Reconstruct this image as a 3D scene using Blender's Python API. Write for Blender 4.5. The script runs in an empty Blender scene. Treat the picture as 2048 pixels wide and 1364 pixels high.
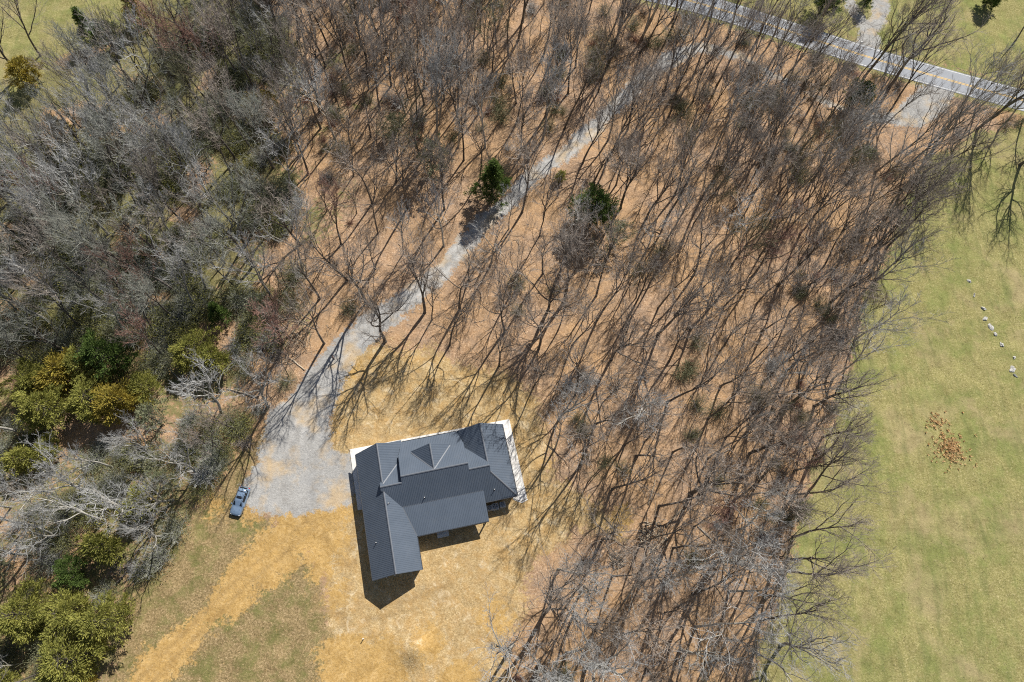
import bpy, bmesh, math, random
import numpy as np
from mathutils import Vector, Matrix

S = bpy.context.scene
COL = S.collection
# ------------------------------------------------------------------ camera
FPX, NAD, CAMH = 1365.0, (930.0, 1215.0), 115.0      # focal length in photo pixels, nadir point in the photo, height above ground
_u = -np.array([NAD[0] - 1024, -(NAD[1] - 682), -FPX]); _u /= np.linalg.norm(_u)
_x = np.array([1.0, 0, 0]); _x -= _x.dot(_u) * _u; _x /= np.linalg.norm(_x)
_y = np.cross(_u, _x)
RW = np.array([_x, _y, _u])                           # camera axes -> world axes
cam = bpy.data.cameras.new('camera'); cam_o = bpy.data.objects.new('camera', cam); COL.objects.link(cam_o)
cam.sensor_fit = 'HORIZONTAL'; cam.sensor_width = 36.0; cam.lens = 36.0 * FPX / 2048.0
cam.clip_start = 0.5; cam.clip_end = 6000
cam_o.matrix_world = Matrix.Translation((0, 0, CAMH)) @ Matrix([list(r) for r in RW]).to_4x4()
S.camera = cam_o
# ------------------------------------------------------------------ light
SUN_DIR = np.array([0.47, 0.88]); SUN_DIR /= np.linalg.norm(SUN_DIR); SUN_EL = math.radians(46.5)
w = bpy.data.worlds.new('World'); S.world = w; w.use_nodes = True
sky = w.node_tree.nodes.new('ShaderNodeTexSky'); sky.sky_type = 'NISHITA'; sky.sun_disc = False
sky.sun_elevation = SUN_EL; sky.sun_rotation = math.atan2(SUN_DIR[0], SUN_DIR[1])
bg = w.node_tree.nodes['Background']; bg.inputs[1].default_value = 0.06
w.node_tree.links.new(sky.outputs[0], bg.inputs[0])
sl = bpy.data.lights.new('sun', 'SUN'); sl.energy = 5.0; sl.angle = math.radians(0.5); sl.color = (1.0, 0.95, 0.87)
so = bpy.data.objects.new('sun', sl); COL.objects.link(so)
so.rotation_euler = Vector((-SUN_DIR[0] * math.cos(SUN_EL), -SUN_DIR[1] * math.cos(SUN_EL), -math.sin(SUN_EL))).to_track_quat('-Z', 'Y').to_euler()
so.location = (60, 120, 140)
S.view_settings.view_transform = 'Standard'; S.view_settings.look = 'None'
S.view_settings.exposure = 0.3; S.view_settings.gamma = 1.0
S.cycles.use_denoising = False; S.cycles.filter_width = 1.1
S.cycles.max_bounces = 4; S.cycles.diffuse_bounces = 2; S.cycles.glossy_bounces = 2; S.cycles.transparent_max_bounces = 4

# ------------------------------------------------------------------ helpers
def G(px, py, z=0.0):
    """point of the place seen at a photo pixel, at height z"""
    d = RW @ np.array([px - 1024, -(py - 682), -FPX]); t = (z - CAMH) / d[2]
    return np.array([d[0] * t, d[1] * t])
def PX(x, y, z=0.0):
    v = RW.T @ np.array([x, y, z - CAMH]); return 1024 + FPX * v[0] / -v[2], 682 - FPX * v[1] / -v[2]
def PXA(x, y):
    P = np.stack([x, y, np.full_like(x, -CAMH)]); v = RW.T @ P
    return 1024 + FPX * v[0] / -v[2], 682 - FPX * v[1] / -v[2]
def GA(pts): return np.array([G(*p) for p in pts])

def tag(o, label=None, cat=None, group=None, kind=None):
    if label: o['label'] = label
    if cat: o['category'] = cat
    if group: o['group'] = group
    if kind: o['kind'] = kind
    return o
def empty(name, loc, rz=0.0):
    o = bpy.data.objects.new(name, None); COL.objects.link(o); o.location = loc; o.rotation_euler = (0, 0, rz); o.empty_display_size = 0.5
    return o
def mesh_obj(name, verts, faces, mat, parent=None, smooth=False, link=True):
    me = bpy.data.meshes.new(name); me.from_pydata([tuple(v) for v in verts], [], [tuple(f) for f in faces]); me.update()
    mats = mat if isinstance(mat, (list, tuple)) else [mat]
    for m in mats: me.materials.append(m)
    if smooth: me.polygons.foreach_set('use_smooth', [True] * len(me.polygons))
    o = bpy.data.objects.new(name, me)
    if link: COL.objects.link(o)
    if parent: o.parent = parent
    return o
class MB:
    def __init__(s): s.v = []; s.f = []
    def add(s, v, f):
        n = len(s.v); s.v += [tuple(p) for p in v]; s.f += [tuple(i + n for i in q) for q in f]; return s
    def box(s, x0, x1, y0, y1, z0, z1, ch=0.0):
        if ch <= 0:
            v = [(x, y, z) for z in (z0, z1) for x, y in ((x0, y0), (x1, y0), (x1, y1), (x0, y1))]
            return s.add(v, [(3, 2, 1, 0), (4, 5, 6, 7), (0, 1, 5, 4), (1, 2, 6, 5), (2, 3, 7, 6), (3, 0, 4, 7)])
        c = ch
        def ring(i, z): return [(x0 + i, y0 + c, z), (x0 + c, y0 + i, z), (x1 - c, y0 + i, z), (x1 - i, y0 + c, z), (x1 - i, y1 - c, z), (x1 - c, y1 - i, z), (x0 + c, y1 - i, z), (x0 + i, y1 - c, z)]
        def ring2(z): return [(x0 + c, y0 + c, z)] * 0 + [(x0 + c, y0 + 1.5 * c, z), (x0 + 1.5 * c, y0 + c, z), (x1 - 1.5 * c, y0 + c, z), (x1 - c, y0 + 1.5 * c, z), (x1 - c, y1 - 1.5 * c, z), (x1 - 1.5 * c, y1 - c, z), (x0 + 1.5 * c, y1 - c, z), (x0 + c, y1 - 1.5 * c, z)]
        v = ring(0, z0) + ring(0, z1 - c) + ring2(z1)
        f = [tuple(range(7, -1, -1)), tuple(range(16, 24))]
        for k in (0, 8):
            for i in range(8): j = (i + 1) % 8; f.append((k + i, k + j, k + 8 + j, k + 8 + i))
        return s.add(v, f)
    def cyl(s, p0, p1, r0, r1=None, n=12, cap=True):
        r1 = r0 if r1 is None else r1; p0 = Vector(p0); p1 = Vector(p1); d = (p1 - p0).normalized()
        a = d.orthogonal().normalized(); b = d.cross(a)
        v = [p + (a * math.cos(2 * math.pi * i / n) + b * math.sin(2 * math.pi * i / n)) * r for p, r in ((p0, r0), (p1, r1)) for i in range(n)]
        f = [(i, (i + 1) % n, n + (i + 1) % n, n + i) for i in range(n)]
        if cap: f += [tuple(range(n - 1, -1, -1)), tuple(range(n, 2 * n))]
        return s.add(v, f)
    def prism(s, poly, z0, z1):
        n = len(poly); v = [(x, y, z0) for x, y in poly] + [(x, y, z1) for x, y in poly]
        return s.add(v, [tuple(range(n - 1, -1, -1)), tuple(range(n, 2 * n))] + [(i, (i + 1) % n, n + (i + 1) % n, n + i) for i in range(n)])
    def build(s, name, mat, parent=None, smooth=False): return mesh_obj(name, s.v, s.f, mat, parent, smooth)

# ---- numpy noise
def vnoise(x, y, seed=0):
    xi = np.floor(x).astype(np.int64); yi = np.floor(y).astype(np.int64); fx = x - xi; fy = y - yi
    def hsh(a, b):
        n = (a * 374761393 + b * 668265263 + seed * 1442695041) & 0xffffffff
        n = ((n ^ (n >> 13)) * 1274126177) & 0xffffffff
        return ((n ^ (n >> 16)) & 0xffff) / 65535.0
    ux = fx * fx * (3 - 2 * fx); uy = fy * fy * (3 - 2 * fy)
    a = hsh(xi, yi); b = hsh(xi + 1, yi); c = hsh(xi, yi + 1); d = hsh(xi + 1, yi + 1)
    return (a * (1 - ux) + b * ux) * (1 - uy) + (c * (1 - ux) + d * ux) * uy
def fbm(x, y, sc, octv=4, seed=0):
    r = np.zeros_like(x, dtype=float); a = 1.0; t = 0.0
    for o in range(octv): r += a * vnoise(x / sc * 2 ** o + 17.3 * o, y / sc * 2 ** o - 9.1 * o, seed + o); t += a; a *= 0.5
    return r / t
def d_line(x, y, P, W=None):
    """signed distance to a polyline's band: positive inside"""
    best = np.full(np.shape(x), -1e9)
    for i in range(len(P) - 1):
        ax, ay = P[i]; bx, by = P[i + 1]; dx, dy = bx - ax, by - ay
        t = np.clip(((x - ax) * dx + (y - ay) * dy) / (dx * dx + dy * dy), 0, 1)
        d = np.hypot(x - ax - t * dx, y - ay - t * dy)
        hw = (W[i] * (1 - t) + W[i + 1] * t) if W is not None else 0
        best = np.maximum(best, hw - d)
    return best
def d_poly(x, y, P):
    n = len(P); ins = np.zeros(np.shape(x), bool)
    for i in range(n):
        ax, ay = P[i]; bx, by = P[(i + 1) % n]
        c = ((ay > y) != (by > y)) & (x < (bx - ax) * (y - ay) / ((by - ay) if by != ay else 1e-9) + ax)
        ins ^= c
    d = -d_line(x, y, list(P) + [P[0]])
    return np.where(ins, d, -d)
def sst(d, w): t = np.clip(d / w * 0.5 + 0.5, 0, 1); return t * t * (3 - 2 * t)

# ------------------------------------------------------------------ the place's lines, read off the photograph onto the ground
DRIVE = GA([(1885, 165), (1862, 205), (1800, 238), (1735, 235), (1655, 203), (1560, 155), (1480, 113), (1400, 95), (1340, 118), (1290, 152), (1240, 203), (1190, 252), (1130, 310), (1068, 350), (1020, 400), (975, 440), (925, 493), (880, 545), (820, 592), (755, 640), (695, 695), (655, 745), (625, 800), (600, 850), (585, 900)])
DRIVE_W = [2.6, 4.0, 2.0, 0.8, 0.7, 0.6, 0.9, 1.5, 1.7, 1.5, 1.5, 1.5, 1.5, 1.5, 1.5, 1.5, 1.5, 1.7, 2.0, 2.3, 2.6, 3.0, 4.0, 5.4, 5.5]
APRON = GA([(610, 790), (560, 850), (515, 920), (487, 962), (478, 1000), (520, 1030), (600, 1028), (660, 1018), (705, 1012), (712, 950), (702, 905), (678, 905), (662, 885), (655, 850), (668, 800), (650, 770)])
PULL_CLEAR = GA([(1740, 330), (1800, 345), (1880, 260), (1900, 165), (1820, 160), (1780, 230)])
PULLOUT = GA([(1835, 172), (1888, 172), (1897, 200), (1880, 235), (1845, 255), (1805, 252), (1790, 235), (1828, 212)])
SIDE1 = GA([(1738, 100), (1735, 62), (1712, 25), (1690, -8), (1660, -60)]); SIDE1_W = [2.6, 2.0, 1.3, 1.2, 1.2]
SIDE2 = GA([(1738, 100), (1738, 62), (1757, 38), (1764, 5), (1760, -60)]); SIDE2_W = [2.6, 2.2, 1.9, 1.8, 1.8]
ROADC = GA([(1200, -40), (1380, 2), (1529, 47), (1723, 110), (1868, 152), (2032, 197), (2200, 240)])
_d = ROADC[0] - ROADC[1]; _e = ROADC[-1] - ROADC[-2]
ROADC = np.vstack([ROADC[0] + _d * 6, ROADC[0] + _d * 2, ROADC, ROADC[-1] + _e * 3, ROADC[-1] + _e * 8])
# Catmull-Rom smoothing of the road's centre line
def smooth_line(P, n=8):
    P = [np.array(p) for p in P]; P = [2 * P[0] - P[1]] + P + [2 * P[-1] - P[-2]]; out = []
    for i in range(1, len(P) - 2):
        for k in range(n):
            t = k / n
            out.append(0.5 * (2 * P[i] + (P[i + 1] - P[i - 1]) * t + (2 * P[i - 1] - 5 * P[i] + 4 * P[i + 1] - P[i + 2]) * t * t + (-P[i - 1] + 3 * P[i] - 3 * P[i + 1] + P[i + 2]) * t ** 3))
    out.append(P[-2]); return np.array(out)
ROAD = smooth_line(ROADC); ROAD_HW = 3.15
FIELD_R = GA([(1475, 1500), (1505, 1364), (1540, 1250), (1575, 1120), (1612, 1000), (1655, 850), (1692, 740), (1728, 620), (1768, 520), (1808, 420), (1858, 320), (1945, 270), (2060, 250), (2400, 230), (2900, 800), (2600, 1800)])
_r = ROAD[10:-6]
FIELD_N = np.vstack([ROAD[4:], [[400, 260], [100, 420], [-40, 300]]])
FIELD_TL = GA([(300, -10), (262, 45), (200, 80), (140, 95), (95, 150), (60, 190), (0, 200), (-300, 230), (-500, -400), (420, -260)])
LAWN = GA([(690, 690), (760, 690), (860, 690), (940, 730), (1010, 740), (1075, 800), (1095, 870), (1115, 960), (1180, 1010), (1260, 1040), (1245, 1075), (1150, 1060), (1075, 1120), (1040, 1230), (1010, 1300), (1030, 1420), (600, 1420), (640, 1250), (640, 1150), (590, 1090), (560, 1030), (640, 900), (660, 800), (680, 740)])
WEEDS = GA([(560, 850), (470, 930), (430, 985), (390, 1040), (350, 1110), (290, 1190), (262, 1260), (240, 1330), (200, 1420), (650, 1420), (650, 1250), (640, 1150), (600, 1080), (540, 1050), (480, 1020), (480, 970), (520, 900)])
DIRT_L = GA([(700, 1010), (620, 1050), (560, 1100), (500, 1150), (440, 1210), (380, 1270), (320, 1330), (270, 1390), (230, 1440)]); DIRT_LW = [1.2, 3.0, 4.2, 2.6, 2.0, 2.1, 2.3, 2.4, 2.4]
TRK3 = GA([(640, 1205), (690, 1222), (760, 1224), (830, 1208), (900, 1180)])
TRK4 = GA([(985, 1140), (925, 1095), (900, 1085), (870, 1120)])
TRK2 = GA([(700, 1120), (655, 1060), (600, 1015), (590, 960), (600, 880)])
DIRT_BLOBS = [(600, 1060, 4.6), (640, 1090, 4.0), (520, 1010, 2.2), (650, 830, 1.6), (690, 730, 2.0), (655, 850, 1.3), (430, 1015, 1.6), (670, 1190, 2.2), (700, 1330, 4.0), (760, 1330, 3.4), (855, 1290, 3.0), (975, 1232, 2.4), (990, 1250, 1.6), (1245, 1040, 2.0), (920, 1360, 3.0), (640, 1140, 2.4), (615, 955, 2.2)]
HO = np.array([-10.476, 4.655]); HA = math.radians(12.2)
E1 = np.array([math.cos(HA), math.sin(HA)]); E2 = np.array([-math.sin(HA), math.cos(HA)])
def HW(u, v): p = HO + E1 * u + E2 * v; return p
HOUSE_RECT = np.array([HW(-5.2, -0.5), HW(22.7, -0.5), HW(22.7, 22), HW(-5.2, 22)])

def masks(x, y):
    n1 = fbm(x, y, 6, 4, 3) - 0.5; n2 = fbm(x, y, 1.6, 3, 9) - 0.5; nn = n1 * 3.0 + n2 * 1.2
    grav = np.maximum.reduce([d_line(x, y, DRIVE, DRIVE_W), d_poly(x, y, APRON), d_poly(x, y, PULLOUT), d_line(x, y, SIDE1, SIDE1_W), d_line(x, y, SIDE2, SIDE2_W)])
    m = {}
    m['m_gravel'] = sst(grav + n2 * 1.6 + n1 * 1.4, 1.8)
    droad = d_line(x, y, ROAD, [ROAD_HW] * len(ROAD))
    fld = np.maximum.reduce([d_poly(x, y, FIELD_R) + nn * 1.1, d_poly(x, y, FIELD_N) + nn * 0.3 - 4, d_poly(x, y, FIELD_TL) + nn * 1.5, d_line(x, y, ROAD, [ROAD_HW + 1.6] * len(ROAD)) - 0.4])
    m['m_field'] = sst(fld, 2.6); 
    m['m_straw'] = sst(d_poly(x, y, LAWN) + nn * 1.4, 3.2)
    m['m_weed'] = sst(d_poly(x, y, WEEDS) + 1.0 + nn * 1.2, 2.6)
    dirt = d_line(x, y, DIRT_L, DIRT_LW)
    for px, py, r in DIRT_BLOBS:
        c = G(px, py); dirt = np.maximum(dirt, r - np.hypot(x - c[0], (y - c[1])))
    m['m_dirt'] = sst(dirt + 0.2 + n1 * 4.5 + n2 * 2.5, 2.6)
    def rut(P_, w_, off): d_ = -d_line(x, y, P_); return np.exp(-((d_ - off) / 0.38) ** 2)
    m['m_rut'] = np.clip(rut(DRIVE[7:], None, 0.85), 0, 1) * np.clip(0.4 + n2 * 1.6 + 0.3, 0, 1)
    m['m_rut2'] = np.maximum.reduce([rut(DIRT_L[1:], None, 0.9), rut(TRK2, None, 0.85), rut(TRK3, None, 0.8), 0.7 * rut(TRK4, None, 0.8)]) * np.clip(0.7 + n2 * 1.6, 0, 1)
    # green ground below the left-hand wood
    px, py = PXA(x, y)
    g = np.clip(1 - np.maximum(px + n1 * 500 - 430, 0) / 300, 0, 1) * np.clip((760 - py) / 160, 0.6, 1)
    m['m_moss'] = g * np.clip((fbm(x, y, 9, 4, 31) - 0.27) * 5.5, 0, 1)
    return m
MOUND = G(835, 1298); MOUND2 = G(975, 1225)
def hgt(x, y):
    x = np.asarray(x, float); y = np.asarray(y, float)
    hw_ = np.clip(-d_poly(x, y, HOUSE_RECT) / 10.0, 0, 1)
    rd = np.clip(-d_line(x, y, ROAD, [5.0] * len(ROAD)) / 6.0, 0, 1)
    far = np.clip(1 - (np.hypot(x, y - 60) - 230) / 100.0, 0, 1)
    h = (fbm(x, y, 26, 3, 5) - 0.5) * 1.3 + (fbm(x, y, 3.0, 3, 8) - 0.5) * 0.28
    h = h * hw_ * rd * far
    r = np.hypot((x - MOUND[0]) / 2.8, (y - MOUND[1]) / 2.6); h = h + 1.2 * np.exp(-r * r * 1.6)
    return h
def H1(x, y): return float(hgt(np.array([x]), np.array([y]))[0])

# ------------------------------------------------------------------ materials
def new_mat(name, rough=0.85, spec=0.3):
    m = bpy.data.materials.new(name); m.use_nodes = True; b = m.node_tree.nodes['Principled BSDF']
    b.inputs['Roughness'].default_value = rough; b.inputs['Specular IOR Level'].default_value = spec
    return m, m.node_tree, b
def N(nt, t, **kw):
    n = nt.nodes.new(t)
    for k, v in kw.items():
        if k == 'inp':
            for i, val in v.items(): n.inputs[i].default_value = val
        else: setattr(n, k, v)
    return n
def noise(nt, vec, scale, detail=3, rough=0.55, dist=0.0):
    n = N(nt, 'ShaderNodeTexNoise', inp={'Scale': scale, 'Detail': detail, 'Roughness': rough, 'Distortion': dist}); nt.links.new(vec, n.inputs['Vector']); return n.outputs['Fac']
def ramp(nt, fac, stops, interp='LINEAR'):
    r = N(nt, 'ShaderNodeValToRGB'); r.color_ramp.interpolation = interp; cr = r.color_ramp
    while len(cr.elements) < len(stops): cr.elements.new(0.5)
    for e, (p, c) in zip(cr.elements, stops): e.position = p; e.color = (*c, 1) if len(c) == 3 else c
    nt.links.new(fac, r.inputs[0]); return r.outputs[0]
def mix(nt, fac, a, b, mode='MIX'):
    n = N(nt, 'ShaderNodeMix', data_type='RGBA', blend_type=mode)
    for s, v in ((0, fac), (6, a), (7, b)):
        if isinstance(v, (int, float)): n.inputs[s].default_value = v
        elif isinstance(v, tuple): n.inputs[s].default_value = (*v, 1)
        else: nt.links.new(v, n.inputs[s])
    return n.outputs[2]
def mth(nt, op, a, b=0.0, clamp=False):
    n = N(nt, 'ShaderNodeMath', operation=op, use_clamp=clamp)
    for i, v in ((0, a), (1, b)):
        if isinstance(v, (int, float)): n.inputs[i].default_value = v
        else: nt.links.new(v, n.inputs[i])
    return n.outputs[0]
def flat_pos(nt):
    g = N(nt, 'ShaderNodeNewGeometry'); v = N(nt, 'ShaderNodeVectorMath', operation='MULTIPLY'); v.inputs[1].default_value = (1, 1, 0)
    nt.links.new(g.outputs['Position'], v.inputs[0]); return v.outputs[0]
def bump(nt, b, h, strength=0.5, dist=0.05):
    n = N(nt, 'ShaderNodeBump', inp={'Strength': strength, 'Distance': dist}); nt.links.new(h, n.inputs['Height']); nt.links.new(n.outputs[0], b.inputs['Normal'])
def basic(name, col, rough=0.6, metal=0.0, spec=0.5, var=0.12, scale=3.0, bmp=0.0, space='Object'):
    m, nt, b = new_mat(name, rough, spec); b.inputs['Metallic'].default_value = metal
    tc = N(nt, 'ShaderNodeTexCoord'); f = noise(nt, tc.outputs[space], scale, 4)
    lo = tuple(c * (1 - var) for c in col); hi = tuple(min(1, c * (1 + var)) for c in col)
    nt.links.new(ramp(nt, f, [(0.3, lo), (0.7, hi)]), b.inputs['Base Color'])
    if bmp: bump(nt, b, f, 0.4, bmp)
    return m

# the ground: one material, its zones read from mesh attributes
gm, nt, b = new_mat('ground_cover', 0.95, 0.1)
P = flat_pos(nt)
fine = noise(nt, P, 3.2, 5, 0.8); vfine = noise(nt, P, 9.0, 2, 0.7); mid = noise(nt, P, 0.55, 4, 0.6); big = noise(nt, P, 0.075, 3, 0.55)
vor = N(nt, 'ShaderNodeTexVoronoi', inp={'Scale': 7.0}); nt.links.new(P, vor.inputs['Vector'])
vsep = N(nt, 'ShaderNodeSeparateColor'); nt.links.new(vor.outputs['Color'], vsep.inputs[0])
spk = mth(nt, 'ADD', mth(nt, 'MULTIPLY', vsep.outputs[0], 0.16), mth(nt, 'MULTIPLY', mth(nt, 'ADD', mth(nt, 'MULTIPLY', mth(nt, 'SUBTRACT', fine, 0.5), 1.35), 0.5), 0.84))
litter = ramp(nt, spk, [(0.27, (0.15, 0.092, 0.056)), (0.42, (0.37, 0.235, 0.14)), (0.56, (0.53, 0.35, 0.215)), (0.72, (0.82, 0.64, 0.46))])
litter = mix(nt, ramp(nt, mid, [(0.40, (0, 0, 0)), (0.62, (0.8,) * 3)]), litter, (0.34, 0.245, 0.175))
litter = mix(nt, ramp(nt, big, [(0.40, (0, 0, 0)), (0.62, (0.4,) * 3)]), litter, (0.56, 0.34, 0.15))
enz = mth(nt, 'ADD', mth(nt, 'MULTIPLY', noise(nt, P, 1.1, 6, 0.75), 0.7), mth(nt, 'MULTIPLY', fine, 0.3))
def attr(name): a = N(nt, 'ShaderNodeAttribute', attribute_name=name); return a.outputs['Fac']
def edge(name, amt=0.9, nz=None):
    a = attr(name); s = mth(nt, 'ADD', a, mth(nt, 'MULTIPLY', mth(nt, 'SUBTRACT', enz, 0.5), amt * 2.0))
    return ramp(nt, s, [(0.38, (0, 0, 0)), (0.62, (1, 1, 1))])
straw = ramp(nt, spk, [(0.22, (0.28, 0.185, 0.085)), (0.44, (0.46, 0.33, 0.16)), (0.58, (0.58, 0.43, 0.225)), (0.76, (0.80, 0.65, 0.41))])
straw = mix(nt, ramp(nt, mid, [(0.42, (0, 0, 0)), (0.66, (0.6,) * 3)]), straw, (0.50, 0.30, 0.105))
straw = mix(nt, ramp(nt, noise(nt, P, 0.23, 5, 0.65), [(0.5, (0, 0, 0)), (0.68, (0.5,) * 3)]), straw, (0.33, 0.245, 0.145))
straw = mix(nt, ramp(nt, noise(nt, P, 0.5, 6, 0.75, 0.8), [(0.54, (0, 0, 0)), (0.66, (0.7,) * 3)]), straw, (0.74, 0.62, 0.42))
grass = ramp(nt, spk, [(0.22, (0.17, 0.16, 0.055)), (0.45, (0.285, 0.26, 0.10)), (0.60, (0.38, 0.34, 0.15)), (0.78, (0.62, 0.55, 0.32))])
grass = mix(nt, ramp(nt, noise(nt, P, 0.16, 5, 0.62), [(0.46, (0, 0, 0)), (0.64, (0.6,) * 3)]), grass, (0.19, 0.235, 0.065))
grass = mix(nt, ramp(nt, noise(nt, P, 0.11, 5, 0.6, 0.6), [(0.52, (0, 0, 0)), (0.68, (0.75,) * 3)]), grass, (0.40, 0.325, 0.175))
stk = N(nt, 'ShaderNodeVectorMath', operation='MULTIPLY'); stk.inputs[1].default_value = (0.9, 0.16, 0); nt.links.new(P, stk.inputs[0])
grass = mix(nt, ramp(nt, noise(nt, stk.outputs[0], 0.8, 5, 0.6, 0.4), [(0.50, (0, 0, 0)), (0.66, (0.45,) * 3)]), grass, (0.16, 0.185, 0.065))
weed = ramp(nt, spk, [(0.22, (0.10, 0.08, 0.035)), (0.44, (0.25, 0.185, 0.09)), (0.58, (0.38, 0.28, 0.145)), (0.76, (0.60, 0.46, 0.29))])
weed = mix(nt, ramp(nt, noise(nt, P, 0.30, 5, 0.7), [(0.46, (0, 0, 0)), (0.64, (0.75,) * 3)]), weed, (0.165, 0.175, 0.055))
dirt = ramp(nt, mix(nt, 0.5, spk, noise(nt, P, 0.9, 5, 0.6, 1.2)), [(0.25, (0.30, 0.175, 0.055)), (0.47, (0.51, 0.33, 0.12)), (0.62, (0.61, 0.42, 0.185)), (0.8, (0.72, 0.56, 0.33))])
rid = noise(nt, P, 0.7, 6, 0.65, 2.0)
#wv = N(nt, 'ShaderNodeTexWave', inp={'Scale': 0.55, 'Distortion': 7.0, 'Detail': 3.0, 'Detail Scale': 0.35}); 
dirt = mix(nt, ramp(nt, mth(nt, 'ABSOLUTE', mth(nt, 'SUBTRACT', rid, 0.5)), [(0.0, (0.5,) * 3), (0.022, (0, 0, 0))]), dirt, (0.36, 0.215, 0.075))
gv = ramp(nt, mth(nt, 'ADD', mth(nt, 'MULTIPLY', vfine, 0.55), mth(nt, 'MULTIPLY', fine, 0.45)), [(0.30, (0.26, 0.255, 0.245)), (0.5, (0.39, 0.385, 0.37)), (0.70, (0.57, 0.56, 0.545))])
gv = mix(nt, ramp(nt, noise(nt, P, 0.20, 5, 0.6), [(0.50, (0, 0, 0)), (0.64, (0.8,) * 3)]), gv, (0.56, 0.42, 0.25))
gv = mix(nt, ramp(nt, noise(nt, P, 0.33, 4, 0.6), [(0.56, (0, 0, 0)), (0.70, (0.6,) * 3)]), gv, (0.34, 0.345, 0.35))
c = mix(nt, edge('m_moss', 1.5), litter, mix(nt, 0.5, grass, (0.17, 0.15, 0.075)))
gv = mix(nt, mth(nt, 'MULTIPLY', attr('m_rut'), 0.55), gv, (0.62, 0.61, 0.59))
c = mix(nt, edge('m_straw', 1.6), c, straw)
c = mix(nt, edge('m_weed', 1.6), c, weed)
c = mix(nt, edge('m_dirt', 1.9), c, dirt)
c = mix(nt, mth(nt, 'MULTIPLY', attr('m_rut2'), 0.5), c, (0.30, 0.20, 0.09))
c = mix(nt, edge('m_field', 1.4), c, grass)
c = mix(nt, edge('m_gravel', 1.3), c, gv)
mot = mth(nt, 'ADD', mth(nt, 'MULTIPLY', noise(nt, P, 0.42, 6, 0.72), 0.6), mth(nt, 'MULTIPLY', noise(nt, P, 1.9, 5, 0.75), 0.4))
c = mix(nt, 1.0, c, ramp(nt, mot, [(0.33, (0.62, 0.60, 0.58)), (0.50, (0.90, 0.90, 0.90)), (0.66, (1.12, 1.12, 1.12))]), 'MULTIPLY')
dk = noise(nt, P, 2.6, 6, 0.85, 0.5)
c = mix(nt, ramp(nt, dk, [(0.60, (0, 0, 0)), (0.68, (0.55,) * 3)]), c, (0.13, 0.10, 0.06))
nt.links.new(c, b.inputs['Base Color'])
bump(nt, b, mth(nt, 'ADD', mth(nt, 'MULTIPLY', spk, 0.8), mth(nt, 'MULTIPLY', mid, 0.8)), 0.75, 0.16)

M_GROUND = gm
def bark_mat(name, c0, c1, spread=0.25, sat=1.0):
    m, nt, b = new_mat(name, 0.9, 0.15)
    oi = N(nt, 'ShaderNodeObjectInfo'); tc = N(nt, 'ShaderNodeTexCoord')
    f = noise(nt, tc.outputs['Object'], 1.3, 4, 0.7)
    base = mix(nt, ramp(nt, f, [(0.3, (0, 0, 0)), (0.7, (1, 1, 1))]), c0, c1)
    v = mth(nt, 'ADD', mth(nt, 'MULTIPLY', oi.outputs['Random'], spread * 2), 1 - spread)
    hsv = N(nt, 'ShaderNodeHueSaturation', inp={'Saturation': sat}); nt.links.new(v, hsv.inputs['Value']); nt.links.new(base, hsv.inputs['Color'])
    nt.links.new(hsv.outputs[0], b.inputs['Base Color']); return m
M_BARK = bark_mat('bark_grey_brown', (0.09, 0.078, 0.066), (0.20, 0.178, 0.155))
M_BARKP = bark_mat('bark_pale', (0.26, 0.25, 0.22), (0.52, 0.50, 0.45))
M_TWIG = bark_mat('twigs_grey_brown', (0.28, 0.24, 0.205), (0.43, 0.38, 0.335), 0.25)
M_TWIGP = bark_mat('twigs_silver_grey', (0.36, 0.36, 0.35), (0.54, 0.54, 0.53), 0.2)
M_TWIGR = bark_mat('twigs_reddish', (0.27, 0.15, 0.12), (0.40, 0.25, 0.20), 0.2)
M_TWIGG = bark_mat('twigs_grey_green', (0.27, 0.275, 0.235), (0.42, 0.43, 0.38), 0.2)
M_TWIGO = bark_mat('twigs_olive', (0.15, 0.15, 0.085), (0.26, 0.255, 0.15), 0.25)
M_DEAD = bark_mat('dead_wood', (0.34, 0.27, 0.19), (0.62, 0.53, 0.41), 0.15)
def leaf_mat(name, c0, c1, c2):
    m, nt, b = new_mat(name, 0.75, 0.2)
    oi = N(nt, 'ShaderNodeObjectInfo'); tc = N(nt, 'ShaderNodeTexCoord')
    f = noise(nt, tc.outputs['Object'], 0.9, 3, 0.6); f2 = noise(nt, tc.outputs['Object'], 5.0, 2, 0.6)
    base = mix(nt, ramp(nt, f, [(0.38, (0, 0, 0)), (0.62, (1, 1, 1))]), c0, c1)
    base = mix(nt, ramp(nt, f2, [(0.5, (0, 0, 0)), (0.75, (0.8,) * 3)]), base, c2)
    nt.links.new(base, b.inputs['Base Color'])
    tr = N(nt, 'ShaderNodeBsdfTranslucent'); nt.links.new(base, tr.inputs[0])
    ms = N(nt, 'ShaderNodeMixShader', inp={0: 0.25}); out = nt.nodes['Material Output']
    nt.links.new(b.outputs[0], ms.inputs[1]); nt.links.new(tr.outputs[0], ms.inputs[2]); nt.links.new(ms.outputs[0], out.inputs[0]); return m
M_CED_D = leaf_mat('cedar_dark_green', (0.07, 0.12, 0.03), (0.12, 0.18, 0.04), (0.20, 0.26, 0.07))
M_CED_Y = leaf_mat('cedar_yellow_green', (0.20, 0.215, 0.05), (0.36, 0.355, 0.085), (0.54, 0.49, 0.15))
M_CED_O = leaf_mat('cedar_bronze', (0.24, 0.21, 0.04), (0.42, 0.33, 0.06), (0.56, 0.43, 0.10))
M_CED_G = leaf_mat('cedar_grey_green', (0.18, 0.20, 0.12), (0.27, 0.29, 0.17), (0.36, 0.37, 0.23))

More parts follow.
